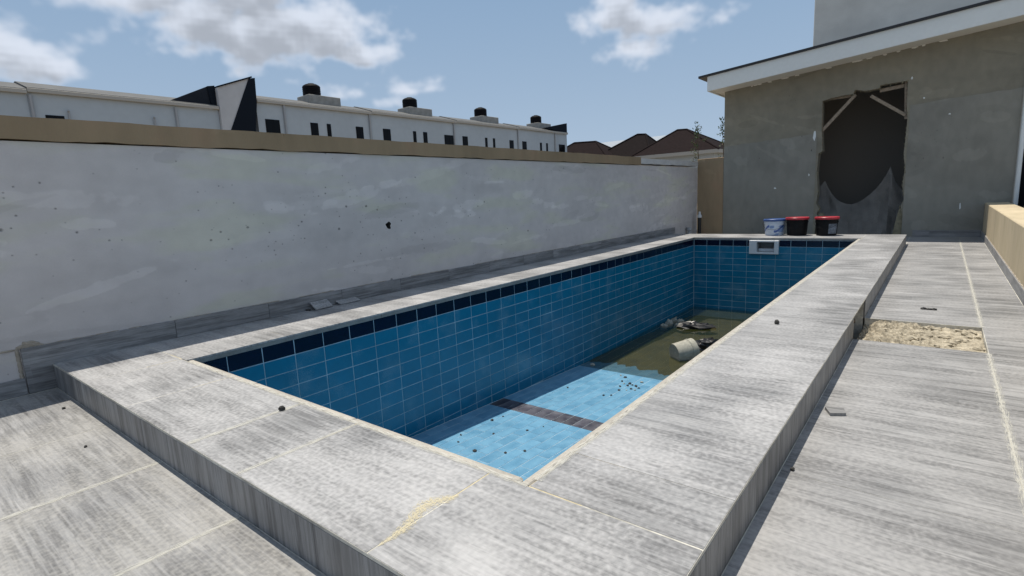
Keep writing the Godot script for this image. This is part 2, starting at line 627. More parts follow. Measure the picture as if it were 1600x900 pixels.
func make_materials() -> void:
	var tt := tile_textures()
	# cement dust, thickened to paint sunlit tiles paler than shaded risers and skirting
	var deck_haze_lit := haze_texture(Vector3(0.485, 0.482, 0.482), 0.05, 0.9, 0.68, 40)
	var front_haze_lit := haze_texture(Vector3(0.48, 0.477, 0.475), 0.02, 0.86, 0.68, 45)
	var tan_haze_lit := haze_texture(Vector3(0.39, 0.38, 0.355), 0.05, 0.85, 0.64, 60)
	var grey_haze_lit := haze_texture(Vector3(0.395, 0.392, 0.39), 0.1, 0.95, 0.6, 65)
	var mk := func(mul: float, haze: Texture2D) -> StandardMaterial3D:
		var m := StandardMaterial3D.new()
		m.albedo_texture = tt[0]
		m.albedo_color = Color(mul, mul, mul).linear_to_srgb()
		m.roughness = 1.0
		m.roughness_texture = tt[2]
		m.roughness_texture_channel = BaseMaterial3D.TEXTURE_CHANNEL_GRAYSCALE
		m.heightmap_enabled = true
		m.heightmap_texture = tt[1]
		m.heightmap_scale = 0.06
		m.metallic_specular = 0.4
		if haze:
			m.detail_enabled = true
			m.detail_albedo = haze
			m.detail_uv_layer = BaseMaterial3D.DETAIL_UV_2
			m.detail_blend_mode = BaseMaterial3D.BLEND_MODE_MIX
		return m
	var tones := [0.69, 0.665, 0.72]
	for kind in [["tile", deck_haze_lit], ["tile_front", front_haze_lit], ["tile_floor", tan_haze_lit], ["tile_right", grey_haze_lit], ["skirt", null]]:
		M[kind[0]] = []
		for tone in tones:
			M[kind[0]].append(mk.call(tone, kind[1]))
	M.grout = textured(mottled(256, Vector3(0.50, 0.485, 0.43), 0.5, 0.02, 0.1, 71), 0.9)
	tri_map(M.grout, 1.3)
	M.trim = textured(mottled(256, Vector3(0.36, 0.335, 0.29), 0.25, 0.02, 0.15, 72), 0.7)
	tri_map(M.trim, 1.7)
	M.lip = textured(mottled(256, Vector3(0.20, 0.205, 0.20), 0.3, 0.03, 0.15, 73), 0.8)
	tri_map(M.lip, 1.9)
	M.smear = textured(mottled(256, Vector3(0.47, 0.415, 0.28), 0.3, 0.05, 0.25, 74), 0.95)
	tri_map(M.smear, 4.0)
	var fw := 256
	var fa1 := noise(fw, fw, fw, fw, 0.03, 4, 171)
	var fb1 := noise(fw, fw, fw, fw, 0.2, 3, 172)
	var fd := PackedByteArray()
	fd.resize(fw * fw * 4)
	for y in fw:
		for x in fw:
			var i := y * fw + x
			var e := 1.0 - pow(absf(y / 127.5 - 1.0), 1.6)
			var al := ss(0.30, 0.85, e * 0.72 + (fa1[i] - 128) / 255.0 * 0.8 + (fb1[i] - 128) / 255.0 * 0.5)
			fd[i * 4] = srgb(0.60)
			fd[i * 4 + 1] = srgb(0.535)
			fd[i * 4 + 2] = srgb(0.36)
			fd[i * 4 + 3] = int(al * 190.0)
	M.smear_film = textured(tex(fw, fw, fd, Image.FORMAT_RGBA8), 0.95)
	M.smear_film.transparency = BaseMaterial3D.TRANSPARENCY_ALPHA
	for i in fw * fw:
		fd[i * 4] = srgb(0.53)
		fd[i * 4 + 1] = srgb(0.52)
		fd[i * 4 + 2] = srgb(0.475)
	M.joint_film = textured(tex(fw, fw, fd, Image.FORMAT_RGBA8), 0.95)
	M.joint_film.transparency = BaseMaterial3D.TRANSPARENCY_ALPHA

	# glazed pool tiles under a thin film of dried limescale and grout
	var scale_film := haze_texture(Vector3(0.25, 0.36, 0.42), 0.55, 0.95, 0.26, 420)
	var glaze := func(c: Vector3, rough: float, sd: int, amp: float) -> StandardMaterial3D:
		var m := textured(mottled(256, c, amp, 0.02, 0.06, sd), rough)
		m.metallic_specular = 0.5
		m.detail_enabled = true
		m.detail_albedo = scale_film
		m.detail_uv_layer = BaseMaterial3D.DETAIL_UV_2
		m.uv2_triplanar = true
		m.uv2_world_triplanar = true
		m.uv2_scale = Vector3(0.5, 0.5, 0.5)
		return m
	M.blue = []
	for k in 4:
		M.blue.append(glaze.call(Vector3(0.0015, 0.148, 0.265) * [1.0, 0.97, 1.03, 0.985][k], [0.22, 0.28, 0.24, 0.26][k], 80 + k, 0.1))
	M.navy = []
	for k in 2:
		var nm: StandardMaterial3D = glaze.call(Vector3(0.0015, 0.002, 0.018) * [1.0, 0.85][k], 0.16, 85 + k, 0.2)
		nm.detail_enabled = false
		M.navy.append(nm)
	M.wall_grout = textured(mottled(256, Vector3(0.30, 0.44, 0.52), 0.35, 0.02, 0.1, 88), 0.85)
	tri_map(M.wall_grout, 0.9)
	M.floor_blue = []
	for k in 4:
		M.floor_blue.append(textured(mottled(256, Vector3(0.11, 0.272, 0.41) * [1.0, 0.97, 1.03, 0.99][k], 0.22, 0.03, 0.2, 90 + k, Vector3(0.02, 0.015, 0.0)), 0.45))
	M.floor_black = []
	for k in 3:
		M.floor_black.append(textured(mottled(256, Vector3(0.055, 0.055, 0.07) * [1.0, 1.3, 0.8][k], 0.6, 0.04, 0.2, 95 + k, Vector3(0.02, 0.02, 0.015)), 0.5))
	M.floor_grout = textured(mottled(256, Vector3(0.50, 0.60, 0.65), 0.35, 0.02, 0.1, 98), 0.9)
	tri_map(M.floor_grout, 0.9)
	M.silt = textured(mottled(512, Vector3(0.052, 0.045, 0.014), 0.4, 0.02, 0.1, 100, Vector3(0.008, 0.006, 0.0)), 0.75)
	M.silt.uv1_scale = Vector3.ONE * 0.6
	M.water = StandardMaterial3D.new()
	M.water.transparency = BaseMaterial3D.TRANSPARENCY_ALPHA
	M.water.albedo_color = Color(0.23, 0.25, 0.13, 0.36)
	M.water.roughness = 0.04
	M.water.metallic_specular = 0.5

	# walls
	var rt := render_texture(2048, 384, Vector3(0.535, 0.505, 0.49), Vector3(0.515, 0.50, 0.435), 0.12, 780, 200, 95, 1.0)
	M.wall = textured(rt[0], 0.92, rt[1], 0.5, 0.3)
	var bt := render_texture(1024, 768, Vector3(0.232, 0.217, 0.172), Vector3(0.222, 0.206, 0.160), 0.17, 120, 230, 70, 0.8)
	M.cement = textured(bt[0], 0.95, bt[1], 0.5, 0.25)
	var kt := render_texture(1024, 512, Vector3(0.238, 0.232, 0.202), Vector3(0.222, 0.216, 0.186), 0.17, 160, 245, 60, 0.8)
	M.coat = textured(kt[0], 0.95, kt[1], 0.5, 0.25)
	var lt := render_texture(512, 512, Vector3(0.66, 0.65, 0.60), Vector3(0.60, 0.59, 0.54), 0.14, 10, 260, 20, 0.6)
	M.cement_pale = textured(lt[0], 0.95, lt[1], 0.4, 0.25)
	var ct := render_texture(1024, 256, Vector3(0.295, 0.22, 0.138), Vector3(0.305, 0.21, 0.133), 0.13, 40, 280, 20, 0.6)
	M.beige = textured(ct[0], 0.92, ct[1], 0.4, 0.3)
	var pt := render_texture(1024, 256, Vector3(0.50, 0.42, 0.29), Vector3(0.44, 0.37, 0.25), 0.16, 40, 300, 30, 0.6)
	M.tan = textured(pt[0], 0.92, pt[1], 0.4, 0.3)
	M.white_cap = textured(mottled(256, Vector3(0.5, 0.5, 0.49), 0.15, 0.02, 0.1, 120), 0.9)
	tri_map(M.white_cap, 0.8)
	M.mortar = textured(mottled(256, Vector3(0.33, 0.29, 0.235), 0.4, 0.04, 0.2, 121), 0.95)
	tri_map(M.mortar, 3.0)
	M.rubble = textured(mottled(512, Vector3(0.40, 0.355, 0.27), 0.55, 0.03, 0.15, 123, Vector3(0.06, 0.055, 0.045)), 0.97)
	tri_map(M.rubble, 2.2)
	M.brown = textured(mottled(256, Vector3(0.13, 0.10, 0.07), 0.5, 0.03, 0.15, 125), 0.97)
	tri_map(M.brown, 2.5)
	M.fascia = textured(mottled(256, Vector3(0.67, 0.70, 0.69), 0.06, 0.01, 0.1, 127), 0.6)
	tri_map(M.fascia, 0.5)
	M.soffit = plain(Vector3(0.62, 0.60, 0.54), 0.7)
	M.drip = plain(Vector3(0.014, 0.014, 0.016), 0.5)
	M.wood = textured(mottled(256, Vector3(0.27, 0.22, 0.165), 0.4, 0.05, 0.2, 129), 0.85)
	tri_map(M.wood, 3.0)
	M.block = textured(mottled(256, Vector3(0.22, 0.20, 0.135), 0.35, 0.04, 0.2, 130), 0.95)
	tri_map(M.block, 2.0)
	M.room = plain(Vector3(0.22, 0.20, 0.175), 0.95, 0.2)
	M.sheet = textured(mottled(256, Vector3(0.19, 0.182, 0.168), 0.3, 0.03, 0.2, 131), 0.8)
	M.blue_sheet = plain(Vector3(0.02, 0.07, 0.12), 0.6)
	# far things
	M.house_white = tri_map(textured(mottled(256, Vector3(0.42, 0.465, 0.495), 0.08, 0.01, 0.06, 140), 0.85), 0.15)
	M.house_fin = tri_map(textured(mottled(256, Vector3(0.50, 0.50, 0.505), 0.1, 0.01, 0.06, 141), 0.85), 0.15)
	M.house_navy = plain(Vector3(0.009, 0.013, 0.02), 0.7, 0.2)
	M.house_slate = tri_map(textured(mottled(256, Vector3(0.022, 0.026, 0.034), 0.2, 0.02, 0.1, 142), 0.8, null, 0.3, 0.2), 0.3)
	M.house_gutter = plain(Vector3(0.40, 0.38, 0.34), 0.7, 0.3)
	M.house_roof = tri_map(textured(mottled(256, Vector3(0.085, 0.088, 0.088), 0.3, 0.02, 0.1, 143), 0.8), 0.3)
	M.pipe_grey = plain(Vector3(0.33, 0.34, 0.35), 0.5)
	M.frame_dark = plain(Vector3(0.008, 0.009, 0.011), 0.6, 0.2)
	M.glass_dark = plain(Vector3(0.006, 0.007, 0.009), 0.1, 0.22)
	M.concrete = tri_map(textured(mottled(256, Vector3(0.30, 0.29, 0.265), 0.3, 0.03, 0.15, 144), 0.95), 0.8)
	M.tank = plain(Vector3(0.007, 0.007, 0.008), 0.6, 0.2)
	M.shingle = tri_map(textured(mottled(256, Vector3(0.018, 0.013, 0.013), 0.4, 0.05, 0.3, 145), 0.95, null, 0.3, 0.15), 0.5)
	M.shingle2 = tri_map(textured(mottled(256, Vector3(0.015, 0.012, 0.012), 0.4, 0.05, 0.3, 146), 0.95, null, 0.3, 0.15), 0.5)
	M.metal_roof = plain(Vector3(0.26, 0.30, 0.34), 0.5)
	M.earth = tri_map(textured(mottled(512, Vector3(0.20, 0.165, 0.12), 0.35, 0.02, 0.1, 147), 0.97), 0.3)
	M.bark = plain(Vector3(0.11, 0.085, 0.06), 0.9)
	M.leaf = plain(Vector3(0.045, 0.075, 0.03), 0.7)
	M.leaf.backlight_enabled = true
	M.leaf.backlight = Color(0.1, 0.16, 0.05)
	M.hole_shade = plain(Vector3(0.07, 0.068, 0.065), 0.8, 0.2)  # dark lining colour stands in for shade deep in the wall hole
	M.pvc = plain(Vector3(0.55, 0.56, 0.56), 0.4)
	M.pipe_black = plain(Vector3(0.012, 0.012, 0.012), 0.5)
	M.white_plastic = plain(Vector3(0.62, 0.64, 0.66), 0.35)
	M.stone_dark = tri_map(textured(mottled(128, Vector3(0.05, 0.048, 0.045), 0.5, 0.05, 0.2, 148), 0.95), 8.0)
	M.stone_pale = tri_map(textured(mottled(128, Vector3(0.34, 0.33, 0.28), 0.4, 0.05, 0.2, 149), 0.95), 8.0)
	M.black_bag = plain(Vector3(0.012, 0.012, 0.013), 0.35)

# ---------------------------------------------------------------- ground and terrace floor
func make_ground() -> void:
	var g := mb()
	var y := -0.3
	var far := 700.0
	for r in [[-far, -0.8, -far, far], [8.0, far, -far, far], [-0.8, 8.0, -far, -11.0], [-0.8, 8.0, 6.9, far]]:
		g.quad(Vector3(r[0], y, r[2]), Vector3(r[1], y, r[2]), Vector3(r[1], y, r[3]), Vector3(r[0], y, r[3]), Vector3.UP)
	var o := obj("ground", g, M.earth)
	tag(o, "bare brown earth around the plot and the houses beyond", "ground", "", "structure")

# tiles between neighbouring entries of xs and zs; every tile is one chamfered mesh with its own piece of the grain
func tiles(parent: Node, called: String, xs: Array, zs: Array, top: float, mats: Array, mode := 0, with_gap := false, jz := 0.0026) -> void:
	for i in xs.size() - 1:
		for k in zs.size() - 1:
			var x0: float = xs[i]
			var x1: float = xs[i + 1]
			var z0: float = minf(zs[k], zs[k + 1])
			var z1: float = maxf(zs[k], zs[k + 1])
			if with_gap and x0 < 3.2 and z0 < -2.31 and z1 > -2.85:
				continue
			var j := 0.0026
			var dy := rng.randf_range(-0.0003, 0.0005)
			var b := mb(mode, 0.8, any_off())
			b.box(Vector3(x0 + j, top - 0.0105, z0 + jz), Vector3(x1 - j, top + dy, z1 - jz), 0.0005)
			obj(called, b, mats[rng.randi() % mats.size()], parent)

func steps(a: float, b: float, first: float, d: float) -> Array:
	var r := [a]
	var x := first
	while (x - b) * signf(d) < -0.04:
		if absf(x - a) > 0.04:
			r.append(x)
		x += d
	r.append(b)
	return r

func make_terrace() -> void:
	var o := Node3D.new()
	o.name = "terrace_floor"
	add_child(o)
	tag(o, "lower terrace floor of streaked grey tiles around the raised pool deck", "floor", "", "structure")
	# screed under the tiles, with the hole left by the missing tile
	var s := mb()
	var y1 := FLOOR_Y - 0.0007
	var y0 := -1.76
	s.box(Vector3(-0.62, y0, DECK_F), Vector3(PAR_X, y1, 7.0))                       # in front
	s.box(Vector3(DECK_R, y0, -2.29), Vector3(PAR_X, y1, DECK_F))                    # right strip, near
	s.box(Vector3(3.303, y0, -2.885), Vector3(PAR_X, y1, -2.29))
	s.box(Vector3(DECK_R, y0, BLD_Z), Vector3(PAR_X, y1, -2.885))
	s.box(Vector3(-0.62, y0, BLD_Z), Vector3(DECK_R, y1, DECK_B))
	obj("screed", s, M.grout, o)
	var h := mb()
	h.box(Vector3(DECK_R, y0, -2.885), Vector3(3.303, FLOOR_Y - 0.055, -2.29))
	obj("screed", h, M.brown, o)
	# tiles
	tiles(o, "paving_tile", steps(-0.61, 3.55, 0.276, 0.61), steps(DECK_F + 0.0005, 6.0, 1.86, 0.6), FLOOR_Y, M.tile_floor)
	tiles(o, "paving_tile", [DECK_R + 0.0005, 3.303, 3.5505], steps(DECK_F + 0.01, BLD_Z + 0.012, 0.11, -0.6), FLOOR_Y, M.tile_right, 0, true, 0.0007)
	tiles(o, "paving_tile", [-0.61, 0.1, 0.7, 1.3, 1.9, DECK_R], steps(DECK_B - 0.014, BLD_Z + 0.012, -8.5, -0.6), FLOOR_Y, M.tile_right)
	# raw mortar bed in the hole
	var g := mb(0, 2.0)
	var fn := FastNoiseLite.new()
	fn.seed = 77
	fn.frequency = 9.0
	fn.fractal_octaves = 4
	var fr := FastNoiseLite.new()
	fr.seed = 78
	fr.frequency = 22.0
	fr.fractal_type = FastNoiseLite.FRACTAL_RIDGED
	fr.fractal_octaves = 3
	var nx := 80
	var nz := 72
	var hp := func(i: int, k: int) -> Vector3:
		var x := lerpf(DECK_R + 0.004, 3.301, float(i) / nx)
		var z := lerpf(-2.883, -2.292, float(k) / nz)
		var rough := 1.0 - 0.55 * ss(2.95, 3.15, x)
		var y := FLOOR_Y - 0.026 + rough * (0.030 * fn.get_noise_2d(x, z) + 0.02 * fr.get_noise_2d(x * 1.0, z * 1.6))
		y -= 0.03 * ss(2.80, 2.73, x)
		return Vector3(x, y, z)
	for i in nx:
		for k in nz:
			var a: Vector3 = hp.call(i, k)
			var b: Vector3 = hp.call(i + 1, k)
			var c: Vector3 = hp.call(i + 1, k + 1)
			var d: Vector3 = hp.call(i, k + 1)
			for q in [[a, b, c], [a, c, d]]:
				var nn: Vector3 = (q[1] - q[0]).cross(q[2] - q[0]).normalized()
				g.tri(q[0], q[1], q[2], nn if nn.y > 0 else -nn)
	var bed := obj("mortar_bed", g, M.rubble, o)
	bed.set_meta("label", "rough pale mortar bed where a floor tile is missing")
	# loose crumbs of mortar on the bed
	var cr := mb()
	for k in 46:
		var cx := rng.randf_range(2.78, 3.28)
		var cz := rng.randf_range(-2.86, -2.32)
		var rr := rng.randf_range(0.006, 0.02)
		cr.lump(Vector3(cx, FLOOR_Y - 0.024 + rr * 0.3, cz), Vector3(rr * 1.3, rr * 0.7, rr), 300 + k, 0.5, 4, 6)
	var crumb := obj("mortar_crumbs", cr, M.rubble, o)
	crumb.set_meta("kind", "stuff")

# ---------------------------------------------------------------- raised deck round the pool
func make_deck() -> void:
	var o := Node3D.new()
	o.name = "pool_deck"
	add_child(o)
	tag(o, "raised deck of streaked grey tiles around the empty pool", "deck", "", "structure")
	var t := -0.0007
	var b := mb()
	var lo := -1.77
	var xr := DECK_R - 0.010
	var zf := DECK_F - 0.010
	b.box(Vector3(-0.62, lo, POOL_N + 0.2), Vector3(xr, t, zf))            # front
	b.box(Vector3(-0.62, lo, DECK_B + 0.01), Vector3(xr, t, POOL_F - 0.2))  # far
	b.box(Vector3(-0.62, lo, POOL_F - 0.2), Vector3(-0.2, t, POOL_N + 0.2))
	b.box(Vector3(POOL_R + 0.2, lo, POOL_F - 0.2), Vector3(xr, t, -2.885))
	b.box(Vector3(POOL_R + 0.2, lo, -2.885), Vector3(DECK_R - 0.055, t, -2.29))
	b.box(Vector3(POOL_R + 0.2, lo, -2.29), Vector3(xr, t, POOL_N + 0.2))
	b.box(Vector3(-0.62, -0.0102, zf - 0.02), Vector3(DECK_R - 0.0016, -0.0011, DECK_F - 0.0016))
	b.box(Vector3(xr - 0.02, -0.0102, DECK_B + 0.002), Vector3(DECK_R - 0.0016, -0.0011, zf - 0.021))
	obj("mortar_base", b, M.grout, o)
	# raw mortar behind the missing riser tile
	var raw := mb()
	for k in 26:
		raw.lump(Vector3(DECK_R - 0.056, rng.randf_range(-0.15, -0.03), rng.randf_range(-2.86, -2.31)), Vector3(0.012, rng.randf_range(0.012, 0.03), rng.randf_range(0.02, 0.05)), 500 + k, 0.4, 5, 7)
	var ro := obj("raw_mortar", raw, M.brown, o)
	ro.set_meta("kind", "stuff")
	ro.set_meta("label", "brown raw mortar showing where a riser tile is missing")

	var trim := 0.036
	# front strip
	tiles(o, "paving_tile", [-0.622, -0.05, 0.52, 1.14, 1.5, 2.12, DECK_R], [POOL_N + trim, DECK_F], 0.0, M.tile_front)
	# left strip
	tiles(o, "paving_tile", [-0.622, 0.008], steps(POOL_N + trim - 0.002, POOL_F - 0.01, -0.36, -0.6), 0.0, M.tile, 0, false, 0.001)
	# far strip
	tiles(o, "paving_tile", [-0.622, -0.02, 0.58, 1.18, 1.78, POOL_R + trim], [DECK_B, POOL_F - 0.012], 0.0, M.tile)
	# right strip
	tiles(o, "paving_tile", [POOL_R + trim, DECK_R], [POOL_N + trim - 0.002, -0.02, -0.62, -1.26, -1.9, -2.5, -3.1, -3.7, -4.3, -4.9, -5.5, -6.1, -6.7, -7.3, DECK_B], 0.0, M.tile, 0, false, 0.0008)
	# trim strips on the near and right pool edges
	for seg in [[0.01, 0.72], [0.72, 1.45], [1.45, 2.213]]:
		var s := mb()
		s.box(Vector3(seg[0] + 0.001, -0.034, POOL_N), Vector3(seg[1] - 0.001, -0.0035, POOL_N + trim - 0.005), 0.006)
		obj("edge_trim", s, M.trim, o)
	var z := POOL_N + trim - 0.005
	for k in 6:
		var z2 := lerpf(POOL_N, POOL_F, (k + 1) / 6.0)
		var s := mb()
		s.box(Vector3(POOL_R, -0.034, z2 + 0.001), Vector3(POOL_R + trim - 0.005, -0.0035, z - 0.001), 0.006)
		obj("edge_trim", s, M.trim, o)
		z = z2
	# grey lip under the left and far coping
	for k in 6:
		var s := mb()
		s.box(Vector3(-0.05, -0.034, lerpf(POOL_N, POOL_F, (k + 1) / 6.0) + 0.001), Vector3(0.004, -0.0112, lerpf(POOL_N, POOL_F, k / 6.0) - 0.001), 0.001)
		obj("edge_lip", s, M.lip, o)
	for k in 3:
		var s := mb()
		s.box(Vector3(lerpf(0.006, POOL_R, k / 3.0) + 0.001, -0.034, POOL_F - 0.05), Vector3(lerpf(0.006, POOL_R, (k + 1) / 3.0) - 0.001, -0.0112, POOL_F - 0.006), 0.001)
		obj("edge_lip", s, M.lip, o)
	# risers: front face, right face (one tile missing), far face
	var rx := steps(-0.622, DECK_R - 0.0005, 0.1, 0.6)
	for i in rx.size() - 1:
		var s := mb(0, 0.8, any_off())
		s.box(Vector3(rx[i] + 0.001, FLOOR_Y - 0.004, DECK_F - 0.011), Vector3(rx[i + 1] - 0.001, -0.0108, DECK_F - 0.001), 0.0008)
		obj("riser_tile", s, M.skirt[rng.randi() % 3], o)
	var rz := [DECK_F - 0.012, 0.11, -0.49, -1.09, -1.69, -2.29, -2.885, -3.49, -4.09, -4.69, -5.29, -5.89, -6.49, -7.09, -7.69, DECK_B]
	for i in rz.size() - 1:
		if i == 5:
			continue
		var s := mb(0, 0.8, any_off())
		s.box(Vector3(DECK_R - 0.011, FLOOR_Y - 0.004, rz[i + 1] + 0.001), Vector3(DECK_R - 0.001, -0.0108, rz[i] - 0.001), 0.0008)
		obj("riser_tile", s, M.skirt[rng.randi() % 3], o)
	# dried grout smeared over the joint: a thin film with a grain of its own
	var sm := mb()
	var path := [[2.122, 0.60, 0.004], [2.122, 0.555, 0.018], [2.118, 0.51, 0.030], [2.100, 0.47, 0.036], [2.090, 0.435, 0.036], [2.096, 0.40, 0.034], [2.118, 0.37, 0.028], [2.13, 0.345, 0.004]]
	for i in path.size() - 1:
		for q in 6:
			var row := []
			for t2 in [q / 6.0, (q + 1) / 6.0]:
				var c := Vector3(lerpf(path[i][0], path[i + 1][0], t2), 0.0013, lerpf(path[i][1], path[i + 1][1], t2))
				var hw := lerpf(path[i][2], path[i + 1][2], t2)
				var al: float = (i + t2) / (path.size() - 1.0)
				row.append([c + Vector3(-hw, 0, -hw * 0.3), Vector2(al * 3.0, 0.0), c + Vector3(hw, 0, hw * 0.3), Vector2(al * 3.0, 1.0)])
			for w in [[row[0][0], row[0][1], row[1][2], row[1][3], row[0][2], row[0][3]], [row[0][0], row[0][1], row[1][0], row[1][1], row[1][2], row[1][3]]]:
				sm.put(w[0], Vector3.UP, w[1])
				sm.put(w[2], Vector3.UP, w[3])
				sm.put(w[4], Vector3.UP, w[5])
	var so := obj("grout_smear", sm, M.smear_film, o)
	so.set_meta("label", "yellowish dried grout smeared along a deck joint")
	# thin dried grout left along the joints
	for q in [[Vector3(POOL_R + trim, 0.0012, POOL_N), Vector3(POOL_R + trim, 0.0012, -7.2), 0.022], [Vector3(0.05, 0.0012, POOL_N + trim), Vector3(2.25, 0.0012, POOL_N + trim), 0.02], [Vector3(3.303, FLOOR_Y + 0.0012, 0.62), Vector3(3.303, FLOOR_Y + 0.0012, -2.28), 0.022], [Vector3(3.303, FLOOR_Y + 0.0012, -2.9), Vector3(3.303, FLOOR_Y + 0.0012, -9.1), 0.022], [Vector3(1.5, 0.0012, 0.22), Vector3(1.5, 0.0012, 0.625), 0.02], [Vector3(1.14, 0.0012, 0.22), Vector3(1.14, 0.0012, 0.625), 0.025], [Vector3(0.88, FLOOR_Y + 0.0012, 0.64), Vector3(0.88, FLOOR_Y + 0.0012, 1.8), 0.02], [Vector3(1.496, FLOOR_Y + 0.0012, 0.64), Vector3(1.496, FLOOR_Y + 0.0012, 1.8), 0.02]]:
		var film := mb()
		var a: Vector3 = q[0]
		var e: Vector3 = q[1]
		var sd := (e - a).normalized().cross(Vector3.UP) * float(q[2])
		var ln := a.distance_to(e)
		var c4 := [a - sd, a + sd, e + sd, e - sd]
		var u0 := rng.randf()
		var t4 := [Vector2(u0, 0), Vector2(u0, 1), Vector2(u0 + ln * 2.2, 1), Vector2(u0 + ln * 2.2, 0)]
		var order := [0, 1, 2, 0, 2, 3]
		if (c4[1] - c4[0] as Vector3).cross(c4[2] - c4[0]).y > 0:
			order = [0, 2, 1, 0, 3, 2]
		for i in order:
			film.put(c4[i], Vector3.UP, t4[i])
		obj("grout_film", film, M.joint_film, o)

# ---------------------------------------------------------------- the pool
func put_at(parent: Node, called: String, m: Mesh, mat: Material, at: Vector3) -> void:
	var e := obj(called, m, mat, parent)
	e.position = at
	e.rotation = Vector3(rng.randfn(0, 0.003), rng.randfn(0, 0.003), rng.randfn(0, 0.003))

func make_pool() -> void:
	var o := thing("swimming_pool", "narrow drained swimming pool lined with blue tiles, dirty water at its far end", "swimming pool")
	var lo := -1.77
	var top := -0.0335
	# wall bodies (their faces are the grout)
	var wl := obj("pool_wall", mb().box(Vector3(-0.2, lo, POOL_F - 0.2), Vector3(-0.0022, top - 0.0008, POOL_N + 0.2)), M.wall_grout, o)
	var wf := obj("pool_wall", mb().box(Vector3(-0.0022, lo, POOL_F - 0.2), Vector3(0.955, top - 0.0008, POOL_F - 0.0022)).box(Vector3(1.195, lo, POOL_F - 0.2), Vector3(POOL_R + 0.008, top - 0.0008, POOL_F - 0.0022)).box(Vector3(0.955, lo, POOL_F - 0.2), Vector3(1.195, -0.209, POOL_F - 0.0022)).box(Vector3(0.955, -0.06, POOL_F - 0.2), Vector3(1.195, top - 0.0008, POOL_F - 0.0022)), M.wall_grout, o)
	var wr := obj("pool_wall", mb().box(Vector3(POOL_R + 0.008, lo, POOL_F - 0.2), Vector3(POOL_R + 0.2, top - 0.0008, POOL_N + 0.2)), M.wall_grout, o)
	var wn := obj("pool_wall", mb().box(Vector3(-0.0022, lo, POOL_N + 0.008), Vector3(POOL_R + 0.008, top - 0.0008, POOL_N + 0.2)), M.wall_grout, o)
	# cover above the wall bodies up to the deck tiles
	var cov := mb()
	cov.box(Vector3(-0.2, top - 0.0008, POOL_F - 0.2), Vector3(-0.051, -0.0007, POOL_N + 0.2))
	cov.box(Vector3(POOL_R + 0.037, top - 0.0008, POOL_F - 0.2), Vector3(POOL_R + 0.2, -0.0007, POOL_N + 0.2))
	cov.box(Vector3(-0.051, top - 0.0008, POOL_N + 0.037), Vector3(POOL_R + 0.037, -0.0007, POOL_N + 0.2))
	cov.box(Vector3(-0.051, top - 0.0008, POOL_F - 0.2), Vector3(POOL_R + 0.037, -0.0007, POOL_F - 0.051))
	obj("wall_top", cov, M.smear, o)
	# shared tile meshes: facing +x and facing +z
	var j := 0.0028
	var face_x := []
	var face_z := []
	for k in 4:
		face_x.append(mb(1, 1.3, any_off()).box(Vector3(-0.008, -ROW + j, -COL + j), Vector3(0.0, -j, -j), 0.0012).done())
		face_z.append(mb(1, 1.3, any_off()).box(Vector3(j, -ROW + j, -0.008), Vector3(COL - j, -j, 0.0), 0.0012).done())
	var lost_l := mb(1, 1.3)
	var lost_f := mb(1, 1.3)
	for k in range(-1, 37):
		var z1 := -COL * k
		var z0 := z1 - COL
		if z1 > POOL_N: z1 = POOL_N
		if z0 < POOL_F: z0 = POOL_F
		for r in 13:
			var y := top - ROW * r
			if y < -0.944 + 0.05 * z1 + 0.005:
				continue
			if r == 0:
				if k >= 0 and k < 36:
					put_at(wl, "waterline_tile", face_x[rng.randi() % 4], M.navy[rng.randi() % 2], Vector3(0, y, z1))
				else:
					obj("waterline_tile", mb(1, 1.3).box(Vector3(-0.008, y - ROW + j, z0 + j), Vector3(0, y - j, z1 - j), 0.0012), M.navy[0], wl)
			elif k >= 1 and k <= 18:
				put_at(wl, "wall_tile", face_x[rng.randi() % 4], M.blue[rng.randi() % 4], Vector3(rng.randf_range(-0.0006, 0.0004), y, z1))
			else:
				lost_l.box(Vector3(-0.008, y - ROW + j, z0 + j), Vector3(rng.randf_range(-0.0004, 0.0004), y - j, z1 - j), 0.0012)
	var rest := obj("wall_tile_rest", lost_l, M.blue[0], wl)
	rest.set_meta("kind", "stuff")
	for c in 11:
		for r in 12:
			var y := top - ROW * r
			var x := 0.006 + c * COL
			if (c == 4 or c == 5) and r <= 1:
				if c == 4:
					obj("waterline_tile" if r == 0 else "wall_tile", mb(1, 1.3).box(Vector3(x + j, y - ROW + j, POOL_F - 0.008), Vector3(0.95, y - j, POOL_F), 0.0012), M.navy[0] if r == 0 else M.blue[0], wf)
				continue
			if r == 0:
				put_at(wf, "waterline_tile", face_z[rng.randi() % 4], M.navy[rng.randi() % 2], Vector3(x, y, POOL_F))
			elif r <= 9:
				put_at(wf, "wall_tile", face_z[rng.randi() % 4], M.blue[rng.randi() % 4], Vector3(x, y, POOL_F + rng.randf_range(-0.0006, 0.0004)))
			else:
				lost_f.box(Vector3(x + j, y - ROW + j, POOL_F - 0.008), Vector3(x + COL - j, y - j, POOL_F), 0.0012)
	obj("wall_tile_rest", lost_f, M.blue[1], wf).set_meta("kind", "stuff")
	# the near and right walls, which the photograph does not show
	for side in 2:
		var nv := mb(1, 1.3)
		var bl := mb(1, 1.3)
		var cnt := 37 if side == 0 else 11
		for k in cnt:
			for r in 12:
				var y := top - ROW * r
				var q: MB = nv if r == 0 else bl
				if side == 0:
					var z1 := POOL_N - COL * k
					q.box(Vector3(POOL_R + 0.0058, y - ROW + j, z1 - COL + j), Vector3(POOL_R + 0.016, y - j, z1 - j))
				else:
					var x := 0.006 + COL * k
					q.box(Vector3(x + j, y - ROW + j, POOL_N + 0.0058), Vector3(x + COL - j, y - j, POOL_N + 0.016))
		var par: Node = wr if side == 0 else wn
